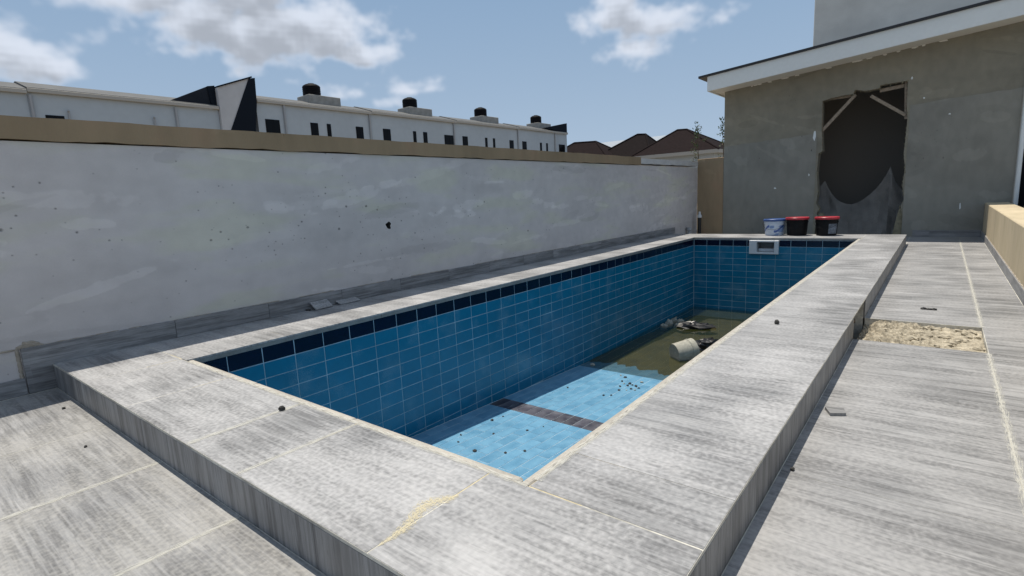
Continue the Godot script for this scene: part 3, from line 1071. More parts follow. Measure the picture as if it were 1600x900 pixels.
		obj("waterline_tile_rest", nv, M.navy[0], par).set_meta("kind", "stuff")
		obj("wall_tile_rest", bl, M.blue[2], par).set_meta("kind", "stuff")

	# sloping floor
	var fl := MeshInstance3D.new()
	fl.name = "pool_floor"
	fl.mesh = mb().box(Vector3(-0.01, -0.25, -7.45), Vector3(POOL_R + 0.02, -0.0018, 0.25)).done()
	fl.material_override = M.floor_grout
	o.add_child(fl)
	fl.position = Vector3(0, -0.944, 0)
	fl.rotation.x = -atan(0.05)
	var ft := []
	for k in 4:
		ft.append(mb(2, 1.3, any_off()).box(Vector3(0.0016, -0.008, -COL + 0.0016), Vector3(ROW + 0.0006 - 0.0016, 0.0, -0.0016), 0.001).done())
	var hidden := mb(2, 1.3)
	var cols := 23
	for c in cols:
		var x := 0.006 + c * (ROW + 0.0006)
		var half := c % 2 == 1
		var segs := []           # [near z, far z]
		var z := -2.155
		if half:
			segs.append([z + 0.1, z])
			z += 0.1
		while z < 0.2:
			segs.append([z + COL, z])
			z += COL
		z = -2.355
		if half:
			segs.append([z, z - 0.1])
			z -= 0.1
		while z > -4.2:
			segs.append([z, z - COL])
			z -= COL
		for q in segs:
			var z1: float = q[0]
			if q[0] - q[1] > 0.15 and x < 1.36 and z1 < -0.75 and z1 > -3.9:
				var e := obj("floor_tile", ft[rng.randi() % 4], M.floor_blue[rng.randi() % 4], fl)
				e.position = Vector3(x, rng.randf_range(-0.0005, 0.0005), z1)
			else:
				hidden.box(Vector3(x + 0.0016, -0.008, q[1] + 0.0016), Vector3(x + ROW - 0.001, 0.0, z1 - 0.0016), 0.001)
		var bk := obj("line_tile", ft[rng.randi() % 4], M.floor_black[rng.randi() % 3], fl)
		bk.position = Vector3(x, 0.0002, -2.155)
	obj("floor_tile_rest", hidden, M.floor_blue[0], fl).set_meta("kind", "stuff")

	# skimmer: white box frame with a dark throat
	var sk := Node3D.new()
	sk.name = "skimmer"
	sk.set_meta("label", "white plastic skimmer box set in the far pool wall")
	o.add_child(sk)
	var x0 := 0.85
	var x1 := 1.253
	var a0 := 0.955
	var a1 := 1.195
	var yt := -0.036
	var yb := -0.237
	var zt := POOL_F + 0.05
	var fr := mb()
	fr.box(Vector3(x0, yb, POOL_F - 0.004), Vector3(a0, yt, zt), 0.004)
	fr.box(Vector3(a1, yb, POOL_F - 0.004), Vector3(x1, yt, zt), 0.004)
	fr.box(Vector3(a0 - 0.002, yt - 0.024, POOL_F - 0.004), Vector3(a1 + 0.002, yt - 0.001, zt - 0.002), 0.003)
	fr.box(Vector3(a0 - 0.002, yb + 0.001, POOL_F - 0.004), Vector3(a1 + 0.002, yb + 0.028, zt - 0.002), 0.003)
	obj("frame", fr, M.white_plastic, sk)
	# throat: a white tunnel through the wall with the flap standing in it
	var tunnel := mb()
	var zk := POOL_F - 0.19
	tunnel.box(Vector3(a0 - 0.0015, yb + 0.026, zk), Vector3(a0 + 0.004, yt - 0.022, POOL_F - 0.005))
	tunnel.box(Vector3(a1 - 0.004, yb + 0.026, zk), Vector3(a1 + 0.0015, yt - 0.022, POOL_F - 0.005))
	tunnel.box(Vector3(a0 + 0.004, yb + 0.026, zk), Vector3(a1 - 0.004, yb + 0.031, POOL_F - 0.005))
	tunnel.box(Vector3(a0 + 0.004, yt - 0.027, zk), Vector3(a1 - 0.004, yt - 0.022, POOL_F - 0.005))
	tunnel.box(Vector3(a0, yb + 0.026, zk - 0.006), Vector3(a1, yt - 0.022, zk - 0.001))
	obj("throat", tunnel, M.pipe_grey, sk)
	obj("weir_flap", mb().box(Vector3(a0 + 0.008, yb + 0.032, POOL_F - 0.05), Vector3(a1 - 0.008, yb + 0.075, POOL_F - 0.038), 0.002), M.white_plastic, sk)

	# silt on the deep part of the floor, with a ragged edge
	var si := mb(0, 1.0)
	var fn := FastNoiseLite.new()
	fn.seed = 31
	fn.frequency = 2.2
	fn.fractal_octaves = 5
	var nx := 60
	var nz := 90
	var sp := func(i: int, k: int) -> Vector3:
		var x := lerpf(0.002, POOL_R, float(i) / nx)
		var start := -3.93 + 0.22 * fn.get_noise_2d(x * 1.2, 3.0) + 0.08 * fn.get_noise_2d(x * 6.0, 9.0)
		var t := float(k) / nz
		var z := lerpf(start, POOL_F + 0.001, t)
		var deep := WATER_Y - (-0.944 + 0.05 * z)
		var th := minf(0.03 * ss(0.0, 0.12, t) + 0.018 * (fn.get_noise_2d(x * 1.5, z * 1.5) + 0.4) * ss(0.0, 0.05, t), deep * 0.55)
		return Vector3(x, -0.944 + 0.05 * z + maxf(th, -0.001) - 0.0012 * (1.0 if k == 0 else 0.0), z)
	for i in nx:
		for k in nz:
			var a: Vector3 = sp.call(i, k)
			var b: Vector3 = sp.call(i + 1, k)
			var c: Vector3 = sp.call(i + 1, k + 1)
			var d: Vector3 = sp.call(i, k + 1)
			for q in [[a, b, c], [a, c, d]]:
				var nn: Vector3 = (q[1] - q[0]).cross(q[2] - q[0]).normalized()
				si.tri(q[0], q[1], q[2], nn if nn.y > 0 else -nn)
	var silt := obj("silt", si, M.silt)
	tag(silt, "olive brown silt covering the deep end of the pool floor", "silt", "", "stuff")
	# standing water
	var w := mb(0, 1.0)
	var zs := -3.70
	w.quad(Vector3(0.0, WATER_Y, zs), Vector3(POOL_R + 0.006, WATER_Y, zs), Vector3(POOL_R + 0.006, WATER_Y, POOL_F), Vector3(0.0, WATER_Y, POOL_F), Vector3.UP)
	var wo := obj("water", w, M.water)
	tag(wo, "shallow murky greenish water standing at the deep end of the pool", "water", "", "structure")

# ---------------------------------------------------------------- boundary wall, return wall, parapet
func make_boundary() -> void:
	var o := thing("boundary_wall", "long pale grey rendered boundary wall with a beige coping beside the pool", "wall")
	# body with the open pipe hole cut out; its coordinates run in metres along the wall so that the render texture covers it once
	var wv := mb()
	var lo := -1.885
	var hi := 1.165
	var za0 := -9.2
	var zb0 := 7.6
	var hy := 0.58
	var hz := -1.713
	var q := 0.06
	var xf := WALL_X
	for r in [[lo, hy - q, za0, zb0], [hy + q, hi, za0, zb0], [hy - q, hy + q, za0, hz - q], [hy - q, hy + q, hz + q, zb0]]:
		wv.quad(Vector3(xf, r[0], r[2]), Vector3(xf, r[1], r[2]), Vector3(xf, r[1], r[3]), Vector3(xf, r[0], r[3]), Vector3(1, 0, 0))
	var rim := []
	var frame := []
	var nseg := 24
	for k in nseg:
		var an := TAU * k / nseg
		var rr := 0.025 * (1.0 + 0.16 * sin(an * 3.0 + 1.0) + 0.1 * sin(an * 5.0)) * (1.0 + 0.22 * absf(sin(an)))
		rim.append(Vector3(xf, hy + rr * sin(an), hz + rr * cos(an)))
		var mx := maxf(absf(sin(an)), absf(cos(an)))
		frame.append(Vector3(xf, hy + q * sin(an) / mx, hz + q * cos(an) / mx))
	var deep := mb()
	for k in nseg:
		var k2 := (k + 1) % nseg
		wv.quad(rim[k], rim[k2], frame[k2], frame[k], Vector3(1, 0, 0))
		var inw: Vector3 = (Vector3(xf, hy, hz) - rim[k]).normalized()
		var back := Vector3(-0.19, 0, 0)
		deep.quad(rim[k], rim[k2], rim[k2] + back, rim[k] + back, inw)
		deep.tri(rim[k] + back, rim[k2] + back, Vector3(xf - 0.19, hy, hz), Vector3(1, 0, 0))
	var xb := WALL_X - 0.2
	wv.quad(Vector3(xb, lo, za0), Vector3(xb, hi, za0), Vector3(xb, hi, zb0), Vector3(xb, lo, zb0), Vector3(-1, 0, 0))
	wv.quad(Vector3(xb, hi, za0), Vector3(xf, hi, za0), Vector3(xf, hi, zb0), Vector3(xb, hi, zb0), Vector3.UP)
	for z in [za0, zb0]:
		wv.quad(Vector3(xb, lo, z), Vector3(xf, lo, z), Vector3(xf, hi, z), Vector3(xb, hi, z), Vector3(0, 0, 1 if z > 0 else -1))
	for i in wv.v.size():
		wv.t[i] = Vector2(-wv.v[i].z / 9.4 + 0.09, (1.22 - wv.v[i].y) / 1.5)
	obj("wall_body", wv, M.wall, o)
	obj("pipe_hole", deep, M.hole_shade, o).set_meta("label", "open pipe hole in the pale wall, its inside painted dark for shade")
	# coping: uneven lower edge, beige, then a raw white end
	var fn := FastNoiseLite.new()
	fn.seed = 3
	fn.frequency = 1.7
	fn.fractal_octaves = 4
	var zsplit := -6.68
	for part in 2:
		var za := 7.6 if part == 0 else zsplit - 0.002
		var zb := zsplit if part == 0 else -9.2
		var c := mb(1, 0.28)
		var n := int(absf(za - zb) / 0.06)
		var fx := WALL_X + (0.016 if part == 0 else 0.012)
		var bx := WALL_X - 0.23
		for i in n:
			var ring := []
			for s in 2:
				var z := lerpf(za, zb, float(i + s) / n)
				var yt := (1.288 if part == 0 else 1.272) + 0.006 * fn.get_noise_1d(z * 0.8 + 40.0)
				var yb := (1.172 if part == 0 else 1.19) + 0.012 * fn.get_noise_1d(z * 1.6)
				var dx := 0.004 * fn.get_noise_1d(z * 2.0 + 90.0)
				ring.append([Vector3(fx + dx, yb, z), Vector3(fx + 0.001 + dx, yt - 0.0015, z), Vector3(fx + dx, yt, z), Vector3(bx, yt, z), Vector3(bx, yb, z)])
			var nm := [Vector3(1, 0, 0), Vector3(0.98, 0.2, 0), Vector3(0, 1, 0), Vector3(-1, 0, 0), Vector3(0, -1, 0)]
			for k in 5:
				c.quad(ring[0][k], ring[0][(k + 1) % 5], ring[1][(k + 1) % 5], ring[1][k], nm[k])
			if i == 0 or i == n - 1:
				var e: Array = ring[0] if i == 0 else ring[1]
				var en := Vector3(0, 0, signf(za - zb) if i == 0 else -signf(za - zb))
				c.tri(e[0], e[1], e[2], en)
				c.tri(e[0], e[2], e[3], en)
				c.tri(e[0], e[3], e[4], en)
		var co := obj("coping", c, M.beige if part == 0 else M.white_cap, o)
		if part == 1:
			co.set_meta("label", "unpainted white end of the coping")
	# skirting tiles along the deck, and the lower ones in front of the deck
	var zz := steps(0.745, -8.06, 0.02, -0.6)
	for i in zz.size() - 1:
		var s := mb(1, 0.8, any_off())
		var high := 0.108 + rng.randf_range(-0.002, 0.002)
		s.box(Vector3(WALL_X - 0.002, 0.0004 if i > 0 else FLOOR_Y + 0.0004, zz[i + 1] + 0.0012), Vector3(-0.6235, high, zz[i] - 0.0012), 0.001)
		obj("skirting_tile", s, M.skirt[rng.randi() % 3], o)
	var z3 := [0.748, 1.3, 1.9, 2.5, 3.1]
	for i in 4:
		var s := mb(1, 0.8, any_off())
		s.box(Vector3(WALL_X - 0.002, FLOOR_Y + 0.0004, z3[i] + 0.0012), Vector3(-0.6235, FLOOR_Y + 0.088, z3[i + 1] - 0.0012), 0.001)
		obj("skirting_tile", s, M.skirt[rng.randi() % 3], o)
	# mortar squeezed out above the skirting
	var mo := mb()
	for i in 150:
		var z := 0.8 - 8.6 * i / 150.0
		if fn.get_noise_1d(z * 1.4 + 7.0) < -0.12:
			continue
		var hh := 0.003 + 0.007 * absf(fn.get_noise_1d(z * 4.0))
		mo.lump(Vector3(WALL_X + 0.001, 0.108, z), Vector3(0.006 + hh * 0.3, hh, 0.04), 900 + i, 0.3, 4, 7)
	for i in 8:
		mo.lump(Vector3(WALL_X + 0.001, 0.112 + rng.randf_range(-0.01, 0.02), 0.71 + rng.randf_range(-0.04, 0.03)), Vector3(0.007, 0.012, 0.025), 1100 + i, 0.4, 5, 8)
	for i in 7:
		mo.lump(Vector3(WALL_X + 0.002, rng.randf_range(-0.05, 0.1), 0.757), Vector3(0.008, 0.03, 0.009), 1200 + i, 0.3, 5, 8)
	var mm := obj("mortar_line", mo, M.mortar, o)
	mm.set_meta("kind", "stuff")

	# beige wall in line with the outbuilding
	var r := thing("return_wall", "short brownish beige wall joining the boundary wall to the outbuilding", "wall")
	obj("wall_body", mb(1, 0.35).box(Vector3(WALL_X + 0.001, -0.4, BLD_Z - 0.2), Vector3(-0.152, 1.32, BLD_Z), 0.006), M.beige, r)

	# low parapet on the right
	var p := thing("parapet_wall", "low tan rendered parapet wall with a flat top along the terrace", "wall")
	var pb := mb(1, 0.3)
	pb.box(Vector3(PAR_X, -0.5, BLD_Z + 0.002), Vector3(PAR_X + 0.26, 0.362, 6.0), 0.008)
	obj("wall_body", pb, M.tan, p)
	var ps := steps(BLD_Z + 0.02, 5.0, -8.7, 0.6)
	for i in ps.size() - 1:
		var s := mb(1, 0.8, any_off())
		s.box(Vector3(PAR_X - 0.012, FLOOR_Y + 0.0004, ps[i] + 0.0012), Vector3(PAR_X + 0.002, FLOOR_Y + 0.092, ps[i + 1] - 0.0012), 0.001)
		obj("skirting_tile", s, M.tile_right[rng.randi() % 3], p)
	var pm := mb()
	for i in 70:
		pm.lump(Vector3(PAR_X - 0.001, FLOOR_Y + 0.093, -9.1 + i * 0.17 + rng.randf_range(-0.03, 0.03)), Vector3(0.007, 0.006, 0.07), 1300 + i, 0.3, 4, 7)
	var pmo := obj("mortar_line", pm, M.mortar, p)
	pmo.set_meta("kind", "stuff")

# ---------------------------------------------------------------- grey outbuilding and the house behind it
func roof_y(x: float) -> float:
	return 2.450 + 0.080 * (x + 0.308)

func make_outbuilding() -> void:
	var yard := mb()
	yard.box(Vector3(PAR_X + 0.26, -0.45, BLD_Z), Vector3(8.1, FLOOR_Y - 0.01, 7.0))
	var yo := obj("side_yard", yard, M.concrete)
	tag(yo, "plain concrete yard behind the low parapet", "yard", "", "structure")

	var o := thing("outbuilding", "grey cement rendered outbuilding with a sloping roof and a rough dark doorway", "building")
	var z0 := BLD_Z - 0.2
	# front wall, one outline that runs round the broken doorway
	var door := [[1272, 366.5], [1274, 352], [1279, 343], [1276, 333], [1280, 326], [1275, 318], [1278, 300], [1276, 270], [1279, 240], [1285, 236], [1284, 205], [1285, 158], [1300, 153], [1318, 149], [1333, 147], [1336, 140], [1352, 142], [1374, 138], [1376, 133], [1400, 129], [1419, 126], [1417, 160], [1418, 185], [1415, 215], [1412, 240], [1414, 262], [1410, 290], [1412, 312], [1407, 322], [1411, 340], [1411, 366.5]]
	var poly := PackedVector2Array([Vector2(-0.15, -0.4), Vector2(-0.15, roof_y(-0.15) + 0.12), Vector2(3.85, roof_y(3.85) + 0.12), Vector2(3.85, -0.4)])
	var dp := pxs(door, BLD_Z)
	dp.reverse()
	poly.append(Vector2(dp[0].x, -0.4))
	poly.append_array(dp)
	poly.append(Vector2(dp[dp.size() - 1].x, -0.4))
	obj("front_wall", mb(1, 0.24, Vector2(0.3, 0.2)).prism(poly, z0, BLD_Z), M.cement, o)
	# the later, thinner coat of render on the lower part ends in a lift line
	var wob := FastNoiseLite.new()
	wob.seed = 12
	wob.frequency = 1.3
	for q in [[-0.149, 1.36, 1.50], [2.60, 3.849, 1.86]]:
		var cp := PackedVector2Array([Vector2(q[0], -0.39)])
		for k in 25:
			var x := lerpf(q[0], q[1], k / 24.0)
			cp.append(Vector2(x, q[2] + 0.02 * wob.get_noise_1d(x * 3.0) + (0.05 * (x - q[0]))))
		cp.append(Vector2(q[1], -0.39))
		var ct := obj("render_coat", mb(1, 0.24, Vector2(0.1, 0.4)).prism(cp, BLD_Z - 0.02, BLD_Z + 0.0045), M.coat, o)
		ct.set_meta("label", "greyer coat of cement render on the lower wall")
	obj("side_wall", mb(1, 0.24).box(Vector3(-0.15, -0.4, -11.0), Vector3(0.05, roof_y(-0.15) + 0.1, z0 - 0.001)), M.cement, o)
	obj("side_wall", mb(1, 0.24).box(Vector3(3.65, -0.4, -11.0), Vector3(3.85, roof_y(3.65) + 0.1, z0 - 0.001)), M.cement, o)
	obj("back_wall", mb(1, 0.24).box(Vector3(0.05, -0.4, -11.0), Vector3(3.65, 2.6, -10.85)), M.room, o)
	obj("room_floor", mb().box(Vector3(0.05, -0.4, -10.85), Vector3(3.65, FLOOR_Y - 0.012, z0 - 0.001)), M.room, o)
	# exposed blockwork at the foot of the doorway
	for q in [[[1278, 334], [1284, 333], [1291, 343], [1294, 352], [1292, 366.5], [1277, 366.5], [1279, 345]], [[1412, 322], [1405, 326], [1401, 338], [1398, 350], [1394, 366.5], [1412, 366.5]]]:
		var bk := obj("exposed_block", mb().prism(pxs(q, BLD_Z - 0.03), BLD_Z - 0.19, BLD_Z - 0.03), M.block, o)
		bk.set_meta("label", "crumbling exposed block at the foot of the doorway")
	# broken mortar round the opening
	var cr := mb()
	for i in range(2, door.size() - 2):
		var a := px(door[i][0], door[i][1], 2, BLD_Z)
		var b := px(door[i + 1][0], door[i + 1][1], 2, BLD_Z)
		var n := maxi(2, int(a.distance_to(b) / 0.06))
		for k in n:
			var p := a.lerp(b, float(k) / n)
			cr.lump(p + Vector3(rng.randf_range(-0.008, 0.008), rng.randf_range(-0.01, 0.01), rng.randf_range(-0.05, -0.012)), Vector3(rng.randf_range(0.006, 0.013), rng.randf_range(0.01, 0.03), 0.03), 1500 + i * 20 + k, 0.5, 4, 6)
	obj("broken_edge", cr, M.block, o).set_meta("kind", "stuff")
	# timber left from the shuttering
	var zt := BLD_Z - 0.05
	for q in [[1283, 156, 1283, 233, 0.05], [1337, 148, 1285, 204, 0.045], [1361, 150, 1415, 180, 0.045], [1416.5, 127, 1416, 186, 0.045], [1284, 156, 1334, 149, 0.05], [1375, 142, 1413, 134, 0.05]]:
		var tb := mb()
		tb.bar(px(q[0], q[1], 2, zt), px(q[2], q[3], 2, zt), q[4], 0.04, Vector3(0, 0, 1))
		obj("timber", tb, M.wood, o)
		zt -= 0.013
	# white chips on the render
	for q in [[1273, 212, 0.018, 0.07], [1264, 273, 0.012, 0.02], [1500, 322, 0.008, 0.04], [1444, 153, 0.012, 0.012], [1484, 178, 0.014, 0.01], [1211, 294, 0.02, 0.012], [1425, 122, 0.012, 0.02]]:
		var p := px(q[0], q[1], 2, BLD_Z + 0.005)
		obj("plaster_chip", mb().lump(p, Vector3(q[2], q[3], 0.004), int(q[0]), 0.5, 5, 8), M.fascia, o)
	# skirting at the foot
	var sx := [DECK_R + 0.02, 2.95, PAR_X - 0.014]
	for i in 2:
		var s := mb(1, 0.8, any_off())
		s.box(Vector3(sx[i] + 0.001, FLOOR_Y + 0.0004, BLD_Z - 0.001), Vector3(sx[i + 1] - 0.001, FLOOR_Y + 0.1, BLD_Z + 0.012), 0.001)
		obj("skirting_tile", s, M.skirt[i], o)
	# roof
	var zf := -8.72
	var xl := -0.308
	var xr := 5.4
	var deck := mb()
	var up := 0.25
	var rf := PackedVector2Array([Vector2(xl - 0.15, roof_y(xl - 0.15) + up), Vector2(xr, roof_y(xr) + up), Vector2(xr, roof_y(xr) + up + 0.035), Vector2(xl - 0.15, roof_y(xl - 0.15) + up + 0.035)])
	deck.prism(rf, -11.0, zf + 0.03)
	var roof := obj("roof", deck, M.drip, o)
	roof.set_meta("label", "thin dark roof sheet with a black drip edge")
	var fp := PackedVector2Array([Vector2(xl, roof_y(xl)), Vector2(xr, roof_y(xr)), Vector2(xr, roof_y(xr) + up - 0.002), Vector2(xl, roof_y(xl) + up - 0.002)])
	var fa := obj("fascia", mb().prism(fp, zf - 0.03, zf), M.fascia, roof)
	fa.set_meta("label", "white fascia board under the roof edge")
	var sp := PackedVector2Array([Vector2(xl + 0.03, roof_y(xl) + 0.012), Vector2(xr, roof_y(xr) + 0.012), Vector2(xr, roof_y(xr) + 0.03), Vector2(xl + 0.03, roof_y(xl) + 0.03)])
	obj("soffit", mb().prism(sp, BLD_Z + 0.001, zf - 0.031), M.soffit, roof)
	obj("fascia", mb().box(Vector3(xl, roof_y(xl), -11.0), Vector3(xl + 0.028, roof_y(xl) + up - 0.002, zf - 0.031)), M.fascia, roof)
	obj("soffit", mb().box(Vector3(xl + 0.03, roof_y(xl) + 0.014, -11.0), Vector3(-0.151, roof_y(xl) + 0.03, BLD_Z)), M.soffit, roof)
	# paint drips along the soffit line
	var dr := mb()
	for i in 16:
		var x := rng.randf_range(0.2, 3.7)
		dr.lump(Vector3(x, roof_y(x) + 0.004, BLD_Z + 0.004), Vector3(rng.randf_range(0.02, 0.06), 0.014, 0.006), 1700 + i, 0.4, 4, 7)
	obj("plaster_drips", dr, M.soffit, o).set_meta("kind", "stuff")
	obj("downpipe", mb().tube([Vector3(3.885, -0.14, BLD_Z + 0.03), Vector3(3.885, 2.72, BLD_Z + 0.03)], 0.028, 10), M.fascia, o)

	# sheet hanging in the doorway
	var sh := mb(1, 1.0)
	var top := [[1276, 292], [1283, 290], [1289, 282], [1293, 292], [1298, 302], [1304, 309.5], [1311, 315], [1319, 318.5], [1328, 320], [1338, 317], [1348, 311.5], [1358, 304], [1368, 295], [1377, 284], [1385, 272], [1391, 260], [1394, 270], [1399, 284], [1408, 296], [1418, 303]]
	var bot0 := px(1276, 366, 2, -9.55)
	var bot1 := px(1416, 366, 2, -9.55)
	var rows := 14
	var g := []
	for i in top.size():
		var a := px(top[i][0], top[i][1], 2, -9.75)
		var col := []
		var s := float(i) / (top.size() - 1)
		var e := Vector3(lerpf(bot0.x, bot1.x, s), FLOOR_Y - 0.005, -9.56)
		for k in rows + 1:
			var t := float(k) / rows
			var p := a.lerp(e, t)
			p.z = lerpf(-9.75, -9.56, t * t) + 0.045 * sin(s * 23.0 + t * 4.0) * (0.3 + t * 0.8) + 0.03 * sin(s * 11.0 - t * 7.0) - 0.12 * sin(s * PI) * (1.0 - t)
			col.append(p)
		g.append(col)
	for i in top.size() - 1:
		for k in rows:
			var nn := (g[i + 1][k] - g[i][k] as Vector3).cross(g[i][k + 1] - g[i][k]).normalized()
			if nn.z < 0: nn = -nn
			sh.quad(g[i][k], g[i + 1][k], g[i + 1][k + 1], g[i][k + 1], nn)
			var back := Vector3(0, 0, -0.006)
			sh.quad(g[i][k] + back, g[i + 1][k] + back, g[i + 1][k + 1] + back, g[i][k + 1] + back, -nn)
	var so := obj("hanging_sheet", sh, M.sheet)
	tag(so, "grey sheet sagging between two corners inside the dark doorway", "sheet")

	# house behind
	var h := thing("main_house", "tall plain grey cement wall of the house rising behind the outbuilding roof", "building")
	obj("wall", mb(1, 0.2).box(Vector3(0.93, -0.4, -17.0), Vector3(8.0, 7.0, -11.001), 0.01), M.cement_pale, h)
	var sg := thing("dark_opening", "dark panels added in place of the dark opening beside the outbuilding corner", "gate")  # made-up dark panels fill in for the dark opening at the corner
	for k in 8:
		obj("dark_panel", mb().box(Vector3(3.93 + k * 0.2, FLOOR_Y - 0.01, BLD_Z - 0.26), Vector3(4.125 + k * 0.2, 1.1, BLD_Z - 0.23), 0.004), M.frame_dark, sg)
	for y in [0.1, 0.9]:
		obj("panel_rail", mb().box(Vector3(3.93, y, BLD_Z - 0.229), Vector3(5.52, y + 0.05, BLD_Z - 0.2), 0.003), M.house_slate, sg)
	var tb := obj("tarpaulin_bundle", mb().lump(Vector3(4.22, 0.17, -8.75), Vector3(0.34, 0.34, 0.3), 17, 0.25, 12, 18), M.black_bag)
	tag(tb, "dark bundle of tarpaulin behind the low parapet", "bundle")

# ---------------------------------------------------------------- white terraced houses beyond the wall
func house_window(h: Node, za: float, zb: float, top: float, high: float) -> void:
	var w := obj("window", mb().box(Vector3(-22.04, top - high, zb), Vector3(-21.975, top, za), 0.006), M.frame_dark, h)
	var n := 2 if za - zb > 0.4 else 1
	for k in n:
		var a := lerpf(za - 0.04, zb + 0.04, float(k) / n)
		var b := lerpf(za - 0.04, zb + 0.04, float(k + 1) / n)
		obj("pane", mb().box(Vector3(-21.976, top - high + 0.05, b + 0.015), Vector3(-21.97, top - 0.05, a - 0.015)), M.glass_dark, w)

func terraced(label: String, za: float, zb: float, eave: float, wins: Array) -> Node3D:
	var h := thing("terraced_house", label, "house", Vector3.ZERO, "white terraced houses beyond the wall")
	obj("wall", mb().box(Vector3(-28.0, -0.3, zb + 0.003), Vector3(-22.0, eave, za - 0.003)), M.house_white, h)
	var gz := mb()
	gz.box(Vector3(-22.0, eave + 0.0, zb + 0.004), Vector3(-21.86, eave + 0.14, za - 0.004), 0.012)
	obj("gutter", gz, M.house_gutter, h)
	var rp := PackedVector2Array([Vector2(-21.88, eave + 0.16), Vector2(-23.4, eave + 0.60), Vector2(-28.0, eave + 0.1), Vector2(-28.0, eave + 0.02), Vector2(-23.4, eave + 0.52), Vector2(-21.88, eave + 0.10)])
	obj("roof", mb().prism(rp, zb + 0.004, za - 0.004), M.house_roof, h)
	for w in wins:
		house_window(h, w[0], w[1], w[2], 1.1)
	return h

